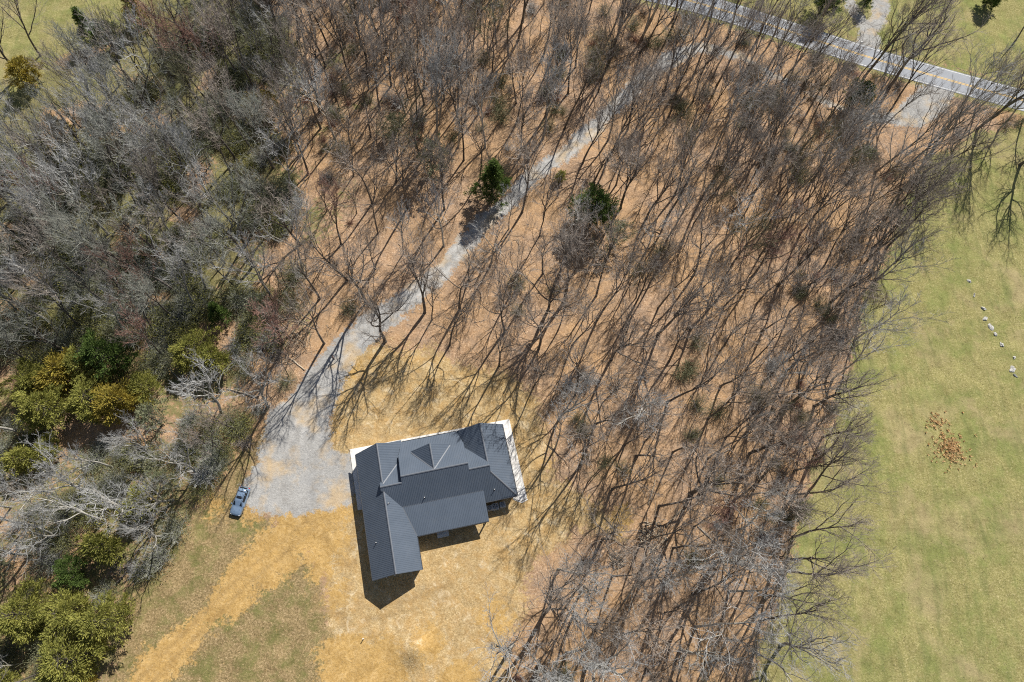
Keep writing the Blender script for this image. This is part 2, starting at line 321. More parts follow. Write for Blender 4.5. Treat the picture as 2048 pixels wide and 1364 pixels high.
# ------------------------------------------------------------------ ground sheet and the covers lying on it
def axis(a, b_, st, ext):
    core = np.arange(a, b_ + 1e-6, st); lo = a - np.array(ext)[::-1]; hi = core[-1] + np.array(ext); return np.concatenate([lo, core, hi])
EXT = [2, 6, 14, 30, 70, 160, 400, 1000, 2500]
gx = axis(-125, 165, 0.5, EXT); gy = axis(-35, 155, 0.5, EXT)
X, Y = np.meshgrid(gx, gy); nx, ny = len(gx), len(gy)
Xf, Yf = X.ravel(), Y.ravel(); Zf = hgt(Xf, Yf); MK = masks(Xf, Yf)
def grid_mesh(name, sel, dz):
    """quads of the grid in sel (ny-1, nx-1) raised by dz, with the zone attributes"""
    jj, ii = np.nonzero(sel); a = jj * nx + ii; quads = np.stack([a, a + 1, a + nx + 1, a + nx], 1)
    used, inv = np.unique(quads, return_inverse=True); quads = inv.reshape(-1, 4)
    me = bpy.data.meshes.new(name); me.vertices.add(len(used)); me.loops.add(quads.size); me.polygons.add(len(quads))
    me.vertices.foreach_set('co', np.stack([Xf[used], Yf[used], Zf[used] + dz], 1).astype(np.float32).ravel())
    me.loops.foreach_set('vertex_index', quads.ravel().astype(np.int32))
    me.polygons.foreach_set('loop_start', (np.arange(len(quads)) * 4).astype(np.int32))
    me.polygons.foreach_set('use_smooth', np.ones(len(quads), bool))
    me.update(calc_edges=True)
    for k, v in MK.items():
        at = me.attributes.new(k, 'FLOAT', 'POINT'); at.data.foreach_set('value', v[used].astype(np.float32))
    me.materials.append(M_GROUND)
    o = bpy.data.objects.new(name, me); COL.objects.link(o); return o
allq = np.ones((ny - 1, nx - 1), bool)
def cellmax(v): v = v.reshape(ny, nx); return np.maximum(np.maximum(v[:-1, :-1], v[1:, :-1]), np.maximum(v[:-1, 1:], v[1:, 1:]))
tag(grid_mesh('ground', allq, 0.0), 'orange-brown leaf litter covering the ground under the bare wood', 'ground', kind='structure')
cg = cellmax(MK['m_gravel']) > 0.3; cf = (cellmax(MK['m_field']) > 0.45) & ~cg; cd = (cellmax(MK['m_dirt']) > 0.5) & ~cg & ~cf
cs = (cellmax(MK['m_straw']) > 0.45) & ~cg & ~cf & ~cd; cw = (cellmax(MK['m_weed']) > 0.5) & ~cg & ~cf & ~cd & ~cs
XC, YC = X[:-1, :-1] + 0.3, Y[:-1, :-1] + 0.25
pxc, pyc = PXA(XC.ravel(), YC.ravel()); pxc = pxc.reshape(XC.shape); pyc = pyc.reshape(XC.shape)
inroad = (d_line(XC, YC, ROAD, [ROAD_HW] * len(ROAD)) > 0)
nside = (d_poly(XC, YC, FIELD_N) > 0)
tag(grid_mesh('gravel_drive', cg & ~nside & ~inroad, 0.012), 'grey gravel drive winding through the wood to the house', 'drive', kind='structure')
tag(grid_mesh('gravel_lane', cg & nside & ~inroad, 0.012), 'pale forked gravel lane on the far side of the paved road', 'lane', kind='structure')
core = (XC > -125) & (XC < 165) & (YC > -35) & (YC < 155)
tag(grid_mesh('pasture', cf & ~nside & (XC > 0) & core & ~inroad, 0.012), 'yellow-green pasture along the right side of the wood', 'pasture', kind='structure')
tag(grid_mesh('field', cf & nside & core & ~inroad, 0.012), 'green and tan field beyond the paved road', 'field', kind='structure')
tag(grid_mesh('meadow', cf & ~nside & (XC <= 0) & core & ~inroad, 0.012), 'pale straw-green meadow in the top left corner', 'meadow', kind='structure')
tag(grid_mesh('dirt_ground', cd, 0.012), 'bare yellow-orange clay soil with a track and patches round the house', 'dirt', kind='structure')
tag(grid_mesh('lawn', cs, 0.012), 'golden straw-strewn yard around the house', 'lawn', kind='structure')
tag(grid_mesh('rough_grass_ground', cw, 0.012), 'patchy brown-green weedy ground below the parked car', 'rough grass', kind='structure')

# ------------------------------------------------------------------ paved road with its painted lines
def ribbon(name, off0, off1, dz, mat, zfun=True):
    T = np.gradient(ROAD, axis=0); T /= np.linalg.norm(T, axis=1)[:, None]; Nn = np.stack([-T[:, 1], T[:, 0]], 1)
    v = []; f = []
    for i, p in enumerate(ROAD):
        for o_ in (off0, off1): q = p + Nn[i] * o_; v.append((q[0], q[1], dz))
    for i in range(len(ROAD) - 1): f.append((2 * i, 2 * i + 1, 2 * i + 3, 2 * i + 2)[::-1])
    return mesh_obj(name, v, f, mat)
m_asph, nt, b = new_mat('asphalt', 0.85, 0.3); P = flat_pos(nt)
f1 = noise(nt, P, 7.0, 3, 0.7); f2 = noise(nt, P, 0.5, 4, 0.6)
nt.links.new(mix(nt, ramp(nt, f2, [(0.35, (0, 0, 0)), (0.7, (0.7,) * 3)]), ramp(nt, f1, [(0.3, (0.27, 0.285, 0.31)), (0.7, (0.37, 0.39, 0.42))]), (0.24, 0.255, 0.28)), b.inputs['Base Color'])
bump(nt, b, f1, 0.3, 0.02)
M_PW = basic('road_paint_white', (0.72, 0.72, 0.70), 0.7, var=0.15, space='Object', scale=1.5)
M_PY = basic('road_paint_yellow', (0.66, 0.42, 0.09), 0.7, var=0.15, scale=1.5)
rd = tag(ribbon('road', -ROAD_HW, ROAD_HW, 0.05, m_asph), 'two-lane grey asphalt road crossing the top right corner', 'road', kind='structure')
for a_, b_, m_, n_ in ((-2.88, -2.75, M_PW, 'edge_line'), (2.75, 2.88, M_PW, 'edge_line'), (-0.24, -0.08, M_PY, 'centre_line'), (0.08, 0.24, M_PY, 'centre_line')):
    o = ribbon(n_, a_, b_, 0.056, m_); o.parent = rd

# ------------------------------------------------------------------ house
house = empty('house', (HO[0], HO[1], 0), HA)
tag(house, 'single-storey house with dark ribbed metal roofs and gabled wings', 'house')
m_roof, nt, b = new_mat('ribbed_metal_roof', 0.5, 0.2); tc = N(nt, 'ShaderNodeTexCoord')
f = noise(nt, tc.outputs['Object'], 0.35, 4, 0.6)
nt.links.new(ramp(nt, f, [(0.3, (0.092, 0.116, 0.152)), (0.7, (0.110, 0.136, 0.176))]), b.inputs['Base Color']); b.inputs['Metallic'].default_value = 0.0
f4 = noise(nt, tc.outputs['Object'], 1.1, 6, 0.75)
for l_ in list(b.inputs['Base Color'].links): src_ = l_.from_socket
nt.links.new(mix(nt, ramp(nt, f4, [(0.52, (0, 0, 0)), (0.75, (0.25,) * 3)]), src_, (0.15, 0.16, 0.17)), b.inputs['Base Color'])
f3 = noise(nt, tc.outputs['Object'], 2.5, 4, 0.6); nt.links.new(ramp(nt, f3, [(0.3, (0.45,) * 3), (0.7, (0.58,) * 3)]), b.inputs['Roughness'])
M_RIDGE = basic('ridge_flashing', (0.15, 0.165, 0.19), 0.45, metal=0.1, var=0.06)  # lighter than the roof metal: sky light caught on the ridges is in this colour
M_FASCIA = basic('dark_fascia', (0.035, 0.04, 0.05), 0.5)
M_WALL = basic('white_siding', (0.62, 0.62, 0.60), 0.7, var=0.05)
M_CONC = basic('pale_concrete', (0.74, 0.73, 0.71), 0.8, var=0.07, scale=0.8, bmp=0.01)
nt = M_CONC.node_tree; b = nt.nodes['Principled BSDF']; tc = N(nt, 'ShaderNodeTexCoord')
bk_ = N(nt, 'ShaderNodeTexBrick', offset=0.0, inp={'Scale': 1.0, 'Mortar Size': 0.022, 'Brick Width': 2.0, 'Row Height': 2.0}); nt.links.new(tc.outputs['Object'], bk_.inputs['Vector'])
bk_.inputs['Color1'].default_value = (0.74, 0.73, 0.71, 1); bk_.inputs['Color2'].default_value = (0.70, 0.69, 0.67, 1); bk_.inputs['Mortar'].default_value = (0.40, 0.39, 0.37, 1)
st_ = noise(nt, tc.outputs['Object'], 0.7, 5, 0.7); nt.links.new(mix(nt, ramp(nt, st_, [(0.48, (0, 0, 0)), (0.72, (0.6,) * 3)]), bk_.outputs['Color'], (0.52, 0.48, 0.40)), b.inputs['Base Color'])
M_GLASS = basic('window_glass', (0.012, 0.016, 0.022), 0.12, spec=0.4)
M_WHITE = basic('white_trim', (0.75, 0.75, 0.74), 0.5, var=0.04)
M_PVC = basic('white_pipe', (0.85, 0.85, 0.83), 0.4, var=0.03)
M_WOOD = basic('treated_wood', (0.40, 0.31, 0.20), 0.8, var=0.2)

def clip_line(poly, axis_i, c):
    """intervals where the line coord[axis_i] == c crosses the polygon"""
    o_ = 1 - axis_i; xs = []
    for i in range(len(poly)):
        a, b2 = poly[i], poly[(i + 1) % len(poly)]
        if (a[axis_i] > c) != (b2[axis_i] > c):
            t = (c - a[axis_i]) / (b2[axis_i] - a[axis_i]); xs.append(a[o_] + t * (b2[o_] - a[o_]))
    xs.sort(); return list(zip(xs[::2], xs[1::2]))
def roof(poly, zf, rib_axis, thick=0.14):
    """a ribbed roof plane: slab under poly, ribs running down the slope; rib_axis 0: ribs at constant u (slope along v)"""
    mb = MB(); n = len(poly); A = sum(poly[i][0] * poly[(i + 1) % n][1] - poly[(i + 1) % n][0] * poly[i][1] for i in range(n))
    if A < 0: poly = poly[::-1]
    v = [(x, y, zf(x, y) - thick) for x, y in poly] + [(x, y, zf(x, y)) for x, y in poly]
    mb.add(v, [tuple(range(n - 1, -1, -1)), tuple(range(n, 2 * n))] + [(i, (i + 1) % n, n + (i + 1) % n, n + i) for i in range(n)])
    lo = min(p[rib_axis] for p in poly); hi = max(p[rib_axis] for p in poly); c = lo + 0.12
    while c < hi:
        for a, e in clip_line(poly, rib_axis, c):
            if e - a < 0.1: continue
            vv = []
            for t in (a + 0.01, e - 0.01):
                for dc, dz in ((-0.035, -0.002), (-0.014, 0.03), (0.014, 0.03), (0.035, -0.002)):
                    x, y = (c + dc, t) if rib_axis == 0 else (t, c + dc)
                    vv.append((x, y, zf(x, y) + dz))
            mb.add(vv, [(0, 1, 5, 4), (1, 2, 6, 5), (2, 3, 7, 6), (0, 4, 7, 3), (3, 2, 1, 0), (4, 5, 6, 7)])
        c += 0.27
    return mb.build('roof', m_roof, house)
def cap(p0, p1, wdt=0.13, m=None):
    """ridge or hip flashing between two points: a low inverted V"""
    p0 = Vector(p0); p1 = Vector(p1); d = (p1 - p0).normalized(); s_ = Vector((-d.y, d.x, 0)).normalized() * wdt
    dn = Vector((0, 0, wdt * 0.6)); up = Vector((0, 0, 0.055))
    v = [p0 - s_ - dn + up, p0 + up, p0 + s_ - dn + up, p1 - s_ - dn + up, p1 + up, p1 + s_ - dn + up]
    v += [q - Vector((0, 0, 0.03)) for q in v]
    f = [(0, 1, 4, 3), (1, 2, 5, 4), (6, 9, 10, 7), (7, 10, 11, 8), (0, 3, 9, 6), (2, 8, 11, 5), (0, 6, 7, 1), (1, 7, 8, 2), (3, 4, 10, 9), (4, 5, 11, 10)]
    return MB().add(v, f).build('ridge_cap', m or M_RIDGE, house)
sE = 0.78
zW = lambda u, v: 6.0 - sE * abs(u)
zE = lambda u, v: 6.0 - sE * abs(u - 16.85)
zS = lambda u, v: 3.0 + 0.685 * (v - 8.1)
za = lambda u, v: zS(0, 13.2) - 0.685 * (v - 13.2)
zb = lambda u, v: zS(0, 14.1) - 0.685 * (v - 14.1)
zD = lambda u, v: 6.95 - 0.78 * abs(u - 8.3)
zPN = lambda u, v: 3.02 + 0.43 * (20.45 - v)
zPS = lambda u, v: 3.0 + 0.25 * (v - 5.15)
roof([(-3.85, -0.05), (-3.85, 19.9), (0, 20.35), (0, 0)], zW, 1)
roof([(0, 0), (0, 20.35), (3.85, 20.4), (3.85, -0.02)], lambda u, v: zW(u, v), 1)
roof([(-0.4, 12.6), (-0.4, 13.2), (3, 13.2), (3, 14.1), (13.7, 14.1), (13.7, 13.2), (17.0, 13.2), (17.0, 12.3), (20.66, 8.06), (15.3, 8.06), (15.3, 8.2), (3.4, 8.2), (0.2, 12.45)], zS, 0)
roof([(-0.4, 13.2), (-0.4, 13.9), (3.0, 17.3), (3.0, 13.2)], za, 0)
roof([(3.0, 14.1), (3.0, 18.1), (13.7, 18.1), (13.7, 14.1)], zb, 0)
roof([(13.7, 13.2), (13.7, 17.4), (17.0, 13.9), (17.0, 13.2)], za, 0)
roof([(5.1, 18.3), (8.3, 18.45), (8.3, 14.05), (8.1, 14.05)], zD, 1)
roof([(11.5, 18.3), (8.3, 18.45), (8.3, 14.05), (8.5, 14.05)], zD, 1)
roof([(3.0, 17.95), (3.72, 20.45), (12.98, 20.45), (13.72, 17.95)], zPN, 0)
roof([(13.0, 20.5), (16.85, 20.4), (16.85, 13.1), (13.0, 16.9)], zE, 1)
roof([(16.85, 20.4), (20.72, 20.2), (20.72, 8.1), (16.95, 12.35), (16.85, 12.6)], zE, 1)
roof([(2.35, 9.85), (15.42, 9.85), (15.42, 5.1), (3.8, 5.1)], zPS, 0)
roof([(1.5, 20.2), (3.75, 20.2), (3.75, 20.85), (1.5, 20.85)], lambda u, v: 2.75 + 0.35 * (20.85 - v), 0)
roof([(15.1, 20.2), (17.2, 20.2), (17.2, 20.95), (15.1, 20.95)], lambda u, v: 2.75 + 0.35 * (20.95 - v), 0)
for a_, b_ in [((0, 0, 6), (0, 12.5, 6)), ((0, 14.0, 6), (0, 20.35, 6)), ((16.85, 13.9, 6), (16.85, 20.4, 6)), ((8.3, 14.3, 6.95), (8.3, 18.45, 6.95)), ((-0.4, 13.2, zS(0, 13.2)), (3, 13.2, zS(0, 13.2))), ((3, 14.1, zS(0, 14.1)), (13.7, 14.1, zS(0, 14.1))), ((13.7, 13.2, zS(0, 13.2)), (17.0, 13.2, zS(0, 13.2))), ((17.0, 12.3, 5.88), (20.7, 8.08, 3.0)), ((2.4, 9.86, 4.16), (15.4, 9.86, 4.16))]:
    cap(a_, b_)
def valley(p0, p1):  # light strips added along valleys in place of missing shading contrast between facets
    d = Vector(p1) - Vector(p0); s_ = Vector((-d.y, d.x, 0)).normalized() * 0.09; up = Vector((0, 0, 0.045)); p0 = Vector(p0) + up; p1 = Vector(p1) + up; dn = Vector((0, 0, 0.05))
    return MB().add([p0 - s_, p0 + s_, p1 + s_, p1 - s_, p0 - s_ - dn, p0 + s_ - dn, p1 + s_ - dn, p1 - s_ - dn], [(0, 1, 2, 3), (7, 6, 5, 4), (0, 4, 5, 1), (1, 5, 6, 2), (2, 6, 7, 3), (3, 7, 4, 0)]).build('added_valley_strip', M_RIDGE, house)
for a_, b_ in [((5.12, 18.05), (8.25, 14.2)), ((11.48, 18.05), (8.35, 14.2)), ((2.95, 17.2), (0.1, 13.7)), ((0.15, 12.4), (2.37, 9.9)), ((2.37, 9.85), (3.85, 5.1))]:
    hz = lambda p: max(q for q in ((zb(*p) if 3 <= p[0] <= 13.7 and p[1] > 14 else -9), (zD(*p) if 5 < p[0] < 11.6 and p[1] > 14 else -9), (za(*p) if (p[0] > 13.6 or p[0] < 3) and p[1] > 13.2 else -9), (zW(*p) if p[0] < 4 else -9), (zE(*p) if p[0] > 13 else -9)))
    valley((*a_, hz(a_)), (*b_, hz(b_)))
# eave gutters
for a_, b_ in [((-3.9, 0, 2.93), (-3.9, 19.85, 2.93)), ((3.9, 0, 2.93), (3.9, 5.0, 2.93)), ((4.0, 5.03, 2.9), (15.4, 5.03, 2.9)), ((15.5, 8.0, 2.93), (20.6, 8.0, 2.93)), ((20.8, 8.1, 2.9), (20.8, 20.2, 2.9)), ((3.8, 20.52, 2.95), (12.9, 20.52, 2.95))]:
    MB().cyl(a_, b_, 0.065, n=8).build('gutter', M_FASCIA, house)
# walls
mb = MB()
def gable_prism(mb, pts, a, b_, along_v):
    n = len(pts); v = [((p, a, z) if along_v else (a, p, z)) for p, z in pts] + [((p, b_, z) if along_v else (b_, p, z)) for p, z in pts]
    return mb.add(v, [tuple(range(n)), tuple(range(2 * n - 1, n - 1, -1))] + [(i, n + i, n + (i + 1) % n, (i + 1) % n) for i in range(n)])
gable_prism(mb, [(-3.5, 0), (3.5, 0), (3.5, 3.05), (0, 5.75), (-3.5, 3.05)], 0.35, 19.6, True)
mb.build('wall', M_WALL, house)
mb = MB(); gable_prism(mb, [(8.5, 0), (17.8, 0), (17.8, 4.2), (14.1, 6.7), (8.5, 3.0)], 3.52, 13.45, False); mb.build('wall', M_WALL, house)
mb = MB(); mb.box(13.47, 20.3, 8.5, 13.6, 0, 3.05); gable_prism(mb, [(13.47, 0), (20.3, 0), (20.3, 3.05), (16.85, 5.75), (13.47, 3.05)], 13.62, 19.8, True); mb.build('wall', M_WALL, house)
mb = MB(); gable_prism(mb, [(5.6, 4.0), (11.0, 4.0), (11.0, 4.6), (8.3, 6.72), (5.6, 4.6)], 17.0, 18.1, True); mb.build('wall', M_WALL, house)
def window(u, v, z0, wd, ht, face):
    """face: 'S','N','E','W' outward"""
    fr = MB(); pn = MB(); d = 0.05
    def bx(m_, a0, a1, o0, o1, z0_, z1_):
        if face in 'SN':
            s_ = -1 if face == 'S' else 1; lo, hi = sorted((v + s_ * o0, v + s_ * o1)); m_.box(a0, a1, lo, hi, z0_, z1_)
        else:
            s_ = -1 if face == 'W' else 1; lo, hi = sorted((u + s_ * o0, u + s_ * o1)); m_.box(lo, hi, a0, a1, z0_, z1_)
    c0 = (u if face in 'SN' else v); a0, a1 = c0 - wd / 2, c0 + wd / 2
    for q in ((a0 - 0.09, a0, z0 - 0.09, z0 + ht + 0.09), (a1, a1 + 0.09, z0 - 0.09, z0 + ht + 0.09)): bx(fr, q[0], q[1], 0.003, d, q[2], q[3])
    bx(fr, a0, a1, 0.003, d, z0 - 0.09, z0); bx(fr, a0, a1, 0.003, d, z0 + ht, z0 + ht + 0.09); bx(fr, a0, a1, 0.006, d - 0.01, z0 + ht / 2 - 0.02, z0 + ht / 2 + 0.02)
    f_ = fr.build('window', M_WHITE, house); bx(pn, a0, a1, 0.004, 0.02, z0, z0 + ht); pn.build('pane', M_GLASS, f_)
for u_, v_, z_, a_, h_, fc in [(-1.6, 0.35, 1.0, 0.9, 1.3, 'S'), (1.6, 0.35, 1.0, 0.9, 1.3, 'S'), (6.0, 8.5, 0.9, 1.4, 1.3, 'S'), (13.0, 8.5, 0.9, 1.6, 1.3, 'S'), (20.3, 10.5, 1.0, 1.2, 1.3, 'E'), (20.3, 14.0, 1.0, 1.2, 1.3, 'E'), (20.3, 17.5, 1.0, 1.2, 1.3, 'E'), (5.2, 17.8, 0.9, 1.5, 1.4, 'N'), (11.4, 17.8, 0.9, 1.5, 1.4, 'N'), (16.85, 19.8, 0.9, 1.8, 1.4, 'N'), (0.0, 19.6, 0.9, 1.8, 1.4, 'N'), (-3.5, 5.0, 1.1, 0.9, 1.1, 'W'), (8.3, 18.1, 4.7, 1.0, 0.9, 'N')]: window(u_, v_, z_, a_, h_, fc)
for vc in (13.0, 16.2):
    mb = MB().box(-3.56, -3.503, vc - 1.35, vc + 1.35, 0.16, 2.4)
    for k in range(1, 4): mb.box(-3.575, -3.562, vc - 1.3, vc + 1.3, 0.16 + k * 0.56 - 0.03, 0.16 + k * 0.56)
    mb.build('garage_door', M_WHITE, house)
for u_, v_, s_ in ((8.3, 17.803, 1), (9.6, 8.497, -1)):
    mb = MB(); lo, hi = sorted((v_, v_ + s_ * 0.05)); mb.box(u_ - 0.5, u_ + 0.5, lo, hi, 0.16, 2.25); d_ = mb.build('door', basic('dark_door', (0.06, 0.05, 0.045), 0.5), house)
    lo, hi = sorted((v_ + s_ * 0.05, v_ + s_ * 0.10)); MB().box(u_ + 0.36, u_ + 0.42, lo, hi, 1.1, 1.25).build('handle', M_RIDGE, d_)
for u_, v_, t_ in [(4.4, 20.15, 2.95), (6.6, 20.15, 2.95), (10.0, 20.15, 2.95), (12.5, 20.15, 2.95), (9.5, 5.4, 2.9), (12.4, 5.4, 2.9), (15.1, 5.4, 2.9)]:
    MB().box(u_ - 0.09, u_ + 0.09, v_ - 0.09, v_ + 0.09, 0.15, t_).build('porch_post', M_WHITE if v_ > 10 else M_WOOD, house)
MB().box(15.05, 15.15, 5.5, 8.4, 0.85, 0.95).build('porch_rail', M_WOOD, house)
# roof vent pipes
for u_, v_, zf in ((6.03, 10.5, zS), (17.15, 9.6, zS), (0.45, 10.6, zW), (-2.38, 5.3, zW)):
    z_ = zf(u_, v_); vp = MB().cyl((u_, v_, z_ - 0.05), (u_, v_, z_ + 0.5), 0.055, n=12).build('vent_pipe', M_PVC, house)
    MB().cyl((u_, v_, z_ - 0.06), (u_, v_, z_ + 0.10), 0.15, 0.06, n=12).build('flashing', M_FASCIA, vp)
for u_ in (-1.9, -0.6): MB().cyl((u_, 0.34, 0.9), (u_, 0.05, 0.9), 0.07, n=10).build('wall_outlet', M_PVC, house)
# concrete walk around the house
mb = MB()
mb.prism([(-5.0, 11.4), (-3.4, 11.4), (-3.4, 19.4), (3.4, 19.4), (3.4, 17.6), (13.6, 17.6), (13.6, 19.6), (20.2, 19.6), (20.2, 8.1), (21.45, 7.45), (22.5, 7.7), (22.42, 21.5), (-5.0, 21.62)], -0.1, 0.15)
walk = mb.build('pavement', M_CONC); walk.location = (HO[0], HO[1], 0); walk.rotation_euler = (0, 0, HA)
tag(walk, 'white concrete walk wrapping three sides of the house', 'pavement', kind='structure')
mb = MB().prism([(20.1, 8.0), (21.5, 7.1), (22.6, 7.45), (22.55, 7.6), (21.45, 7.35), (20.25, 8.0)], -0.1, 0.05)
mb.build('step', M_CONC, walk)
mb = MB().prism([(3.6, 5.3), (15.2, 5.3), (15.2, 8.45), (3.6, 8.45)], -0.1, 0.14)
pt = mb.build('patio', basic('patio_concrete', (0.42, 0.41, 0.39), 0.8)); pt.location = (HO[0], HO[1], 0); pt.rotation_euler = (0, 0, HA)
tag(pt, 'shaded concrete patio under the rear porch roof', 'patio', kind='structure')
def house_local(o, u, v, z=0.0, rz=0.0):
    p = HW(u, v); o.location = (p[0], p[1], z); o.rotation_euler = (0, 0, HA + rz); return o
st = empty('porch_steps', (0, 0, 0)); house_local(st, 7.85, 5.0)
tag(st, 'small pale concrete step block at the edge of the rear porch', 'steps')
MB().box(-0.95, 0.95, -0.3, 0.24, -0.05, 0.24, 0.02).build('upper_step', M_CONC, st); MB().box(-0.95, 0.95, -0.6, -0.303, -0.05, 0.12, 0.02).build('lower_step', M_CONC, st)
# air conditioners
M_AC = basic('grey_enamel', (0.42, 0.44, 0.45), 0.45, metal=0.2); M_BLK = basic('black_plastic', (0.02, 0.02, 0.022), 0.5)
for k, (u_, v_, s_, lb) in enumerate([(16.05, 7.35, 0.8, 'grey air conditioner unit against the rear porch, leftmost of the three'), (17.0, 7.4, 1.0, 'middle air conditioner unit, the widest grey box by the rear wall'), (18.25, 7.45, 0.85, 'grey air conditioner unit with bright fan guard, farthest from the porch')]):
    a = empty('air_conditioner', (0, 0, 0)); house_local(a, u_, v_, 0); tag(a, lb, 'air conditioner', 'air conditioners behind the house')
    h_ = s_ / 2; MB().box(-h_ * 1.1, h_ * 1.1, -h_, h_, 0.06, 0.9, 0.03).build('casing', M_AC, a)
    MB().box(-h_ * 1.2, h_ * 1.2, -h_ * 1.1, h_ * 1.1, -0.05, 0.058).build('pad', M_CONC, a)
    MB().cyl((0, 0, 0.9), (0, 0, 0.925), h_ * 0.78, n=24).build('fan_housing', M_BLK, a)
    fb = MB()
    for q in range(5):
        t = q * 2 * math.pi / 5; c_, s2 = math.cos(t), math.sin(t); r_ = h_ * 0.7
        fb.add([(0.05 * c_ + 0.06 * s2, 0.05 * s2 - 0.06 * c_, 0.93), (r_ * c_ + 0.09 * s2, r_ * s2 - 0.09 * c_, 0.93), (r_ * c_ - 0.09 * s2, r_ * s2 + 0.09 * c_, 0.955), (0.05 * c_ - 0.06 * s2, 0.05 * s2 + 0.06 * c_, 0.955), (0.05 * c_ + 0.06 * s2, 0.05 * s2 - 0.06 * c_, 0.925), (r_ * c_ + 0.09 * s2, r_ * s2 - 0.09 * c_, 0.925), (r_ * c_ - 0.09 * s2, r_ * s2 + 0.09 * c_, 0.95), (0.05 * c_ - 0.06 * s2, 0.05 * s2 + 0.06 * c_, 0.95)], [(0, 1, 2, 3), (7, 6, 5, 4), (0, 4, 5, 1), (1, 5, 6, 2), (2, 6, 7, 3), (3, 7, 4, 0)])
    fb.build('fan', M_AC, a)
    gr = MB()
    for q in range(4):
        rr = h_ * (0.25 + 0.18 * q)
        for s3 in range(20):
            t0, t1 = s3 * math.pi / 10, (s3 + 1) * math.pi / 10
            gr.cyl((rr * math.cos(t0), rr * math.sin(t0), 0.975), (rr * math.cos(t1), rr * math.sin(t1), 0.975), 0.008, n=4, cap=False)
    for q in range(3):
        t = q * math.pi / 3; gr.cyl((-h_ * 0.8 * math.cos(t), -h_ * 0.8 * math.sin(t), 0.965), (h_ * 0.8 * math.cos(t), h_ * 0.8 * math.sin(t), 0.965), 0.012, n=4)
    gr.build('fan_guard', M_AC, a)

# ------------------------------------------------------------------ parked car
car_c = (G(489, 974, 1.0) + G(469.3, 1029.7, 0.7)) / 2; fv = G(469.3, 1029.7, 0.7) - G(489, 974, 1.0)
car = empty('parked_car', (car_c[0], car_c[1], H1(*car_c)), math.atan2(fv[1], fv[0]))
tag(car, 'silver-blue estate SUV parked where the gravel apron meets the dirt', 'car')
m_paint, nt, b = new_mat('silver_blue_paint', 0.28, 0.6); b.inputs['Base Color'].default_value = (0.30, 0.37, 0.46, 1); b.inputs['Metallic'].default_value = 0.4; b.inputs['Coat Weight'].default_value = 0.6
tc = N(nt, 'ShaderNodeTexCoord'); f = noise(nt, tc.outputs['Object'], 3, 4); nt.links.new(ramp(nt, f, [(0.3, (0.24, 0.35, 0.50)), (0.7, (0.30, 0.41, 0.56))]), b.inputs['Base Color'])
M_TYRE = basic('tyre_rubber', (0.025, 0.025, 0.026), 0.9); M_RIM = basic('alloy_rim', (0.5, 0.5, 0.52), 0.3, metal=0.8)
M_LAMP = basic('headlight_glass', (0.7, 0.72, 0.75), 0.1, spec=0.8); M_RED = basic('tail_light_red', (0.5, 0.02, 0.02), 0.2)
# stations front (+x) to rear: x, half width at sill, half width at belt, z sill, z shoulder, half width top, z top
ST = [(2.30, 0.62, 0.60, 0.42, 0.62, 0.45, 0.66), (2.22, 0.82, 0.80, 0.30, 0.72, 0.66, 0.80), (2.0, 0.90, 0.88, 0.24, 0.84, 0.74, 0.93), (1.55, 0.93, 0.91, 0.22, 0.93, 0.76, 1.02), (1.05, 0.93, 0.92, 0.22, 0.98, 0.78, 1.08), (0.80, 0.93, 0.92, 0.22, 1.00, 0.78, 1.14), (0.15, 0.93, 0.92, 0.22, 1.02, 0.62, 1.62), (-0.20, 0.93, 0.92, 0.22, 1.02, 0.61, 1.68), (-0.95, 0.93, 0.92, 0.22, 1.03, 0.60, 1.69), (-1.60, 0.92, 0.91, 0.22, 1.04, 0.58, 1.65), (-1.85, 0.91, 0.90, 0.24, 1.05, 0.56, 1.60), (-2.18, 0.87, 0.86, 0.30, 1.04, 0.70, 1.12), (-2.28, 0.80, 0.80, 0.40, 0.90, 0.66, 0.98), (-2.30, 0.74, 0.74, 0.45, 0.75, 0.60, 0.80)]
def section(s_):
    x, ws, wb, z0, zs, wt, zt = s_
    h = [(ws * 0.9, z0), (ws, z0 + 0.12), (ws + 0.02, (z0 + zs) / 2), (wb, zs), (wb * 0.96, zs + 0.03), (wt, zt - 0.03 if zt - zs > 0.2 else zt - 0.01), (wt * 0.9, zt), (wt * 0.45, zt + 0.025), (0, zt + 0.03)]
    return [(x, -y, z) for y, z in h] + [(x, y, z) for y, z in h[-2::-1]]
SEC = [section(s_) for s_ in ST]; ns = len(SEC[0])
v = [p for s_ in SEC for p in s_]; f = []
for i in range(len(SEC) - 1):
    for j in range(ns - 1): f.append((i * ns + j, i * ns + j + 1, (i + 1) * ns + j + 1, (i + 1) * ns + j)[::-1])
f.append(tuple(range(ns))[::-1]); f.append(tuple(range((len(SEC) - 1) * ns, len(SEC) * ns)))
body = mesh_obj('body', v, f, m_paint, car, True)
def lerp3(a, b_, t): return tuple(a[k] + (b_[k] - a[k]) * t for k in range(3))
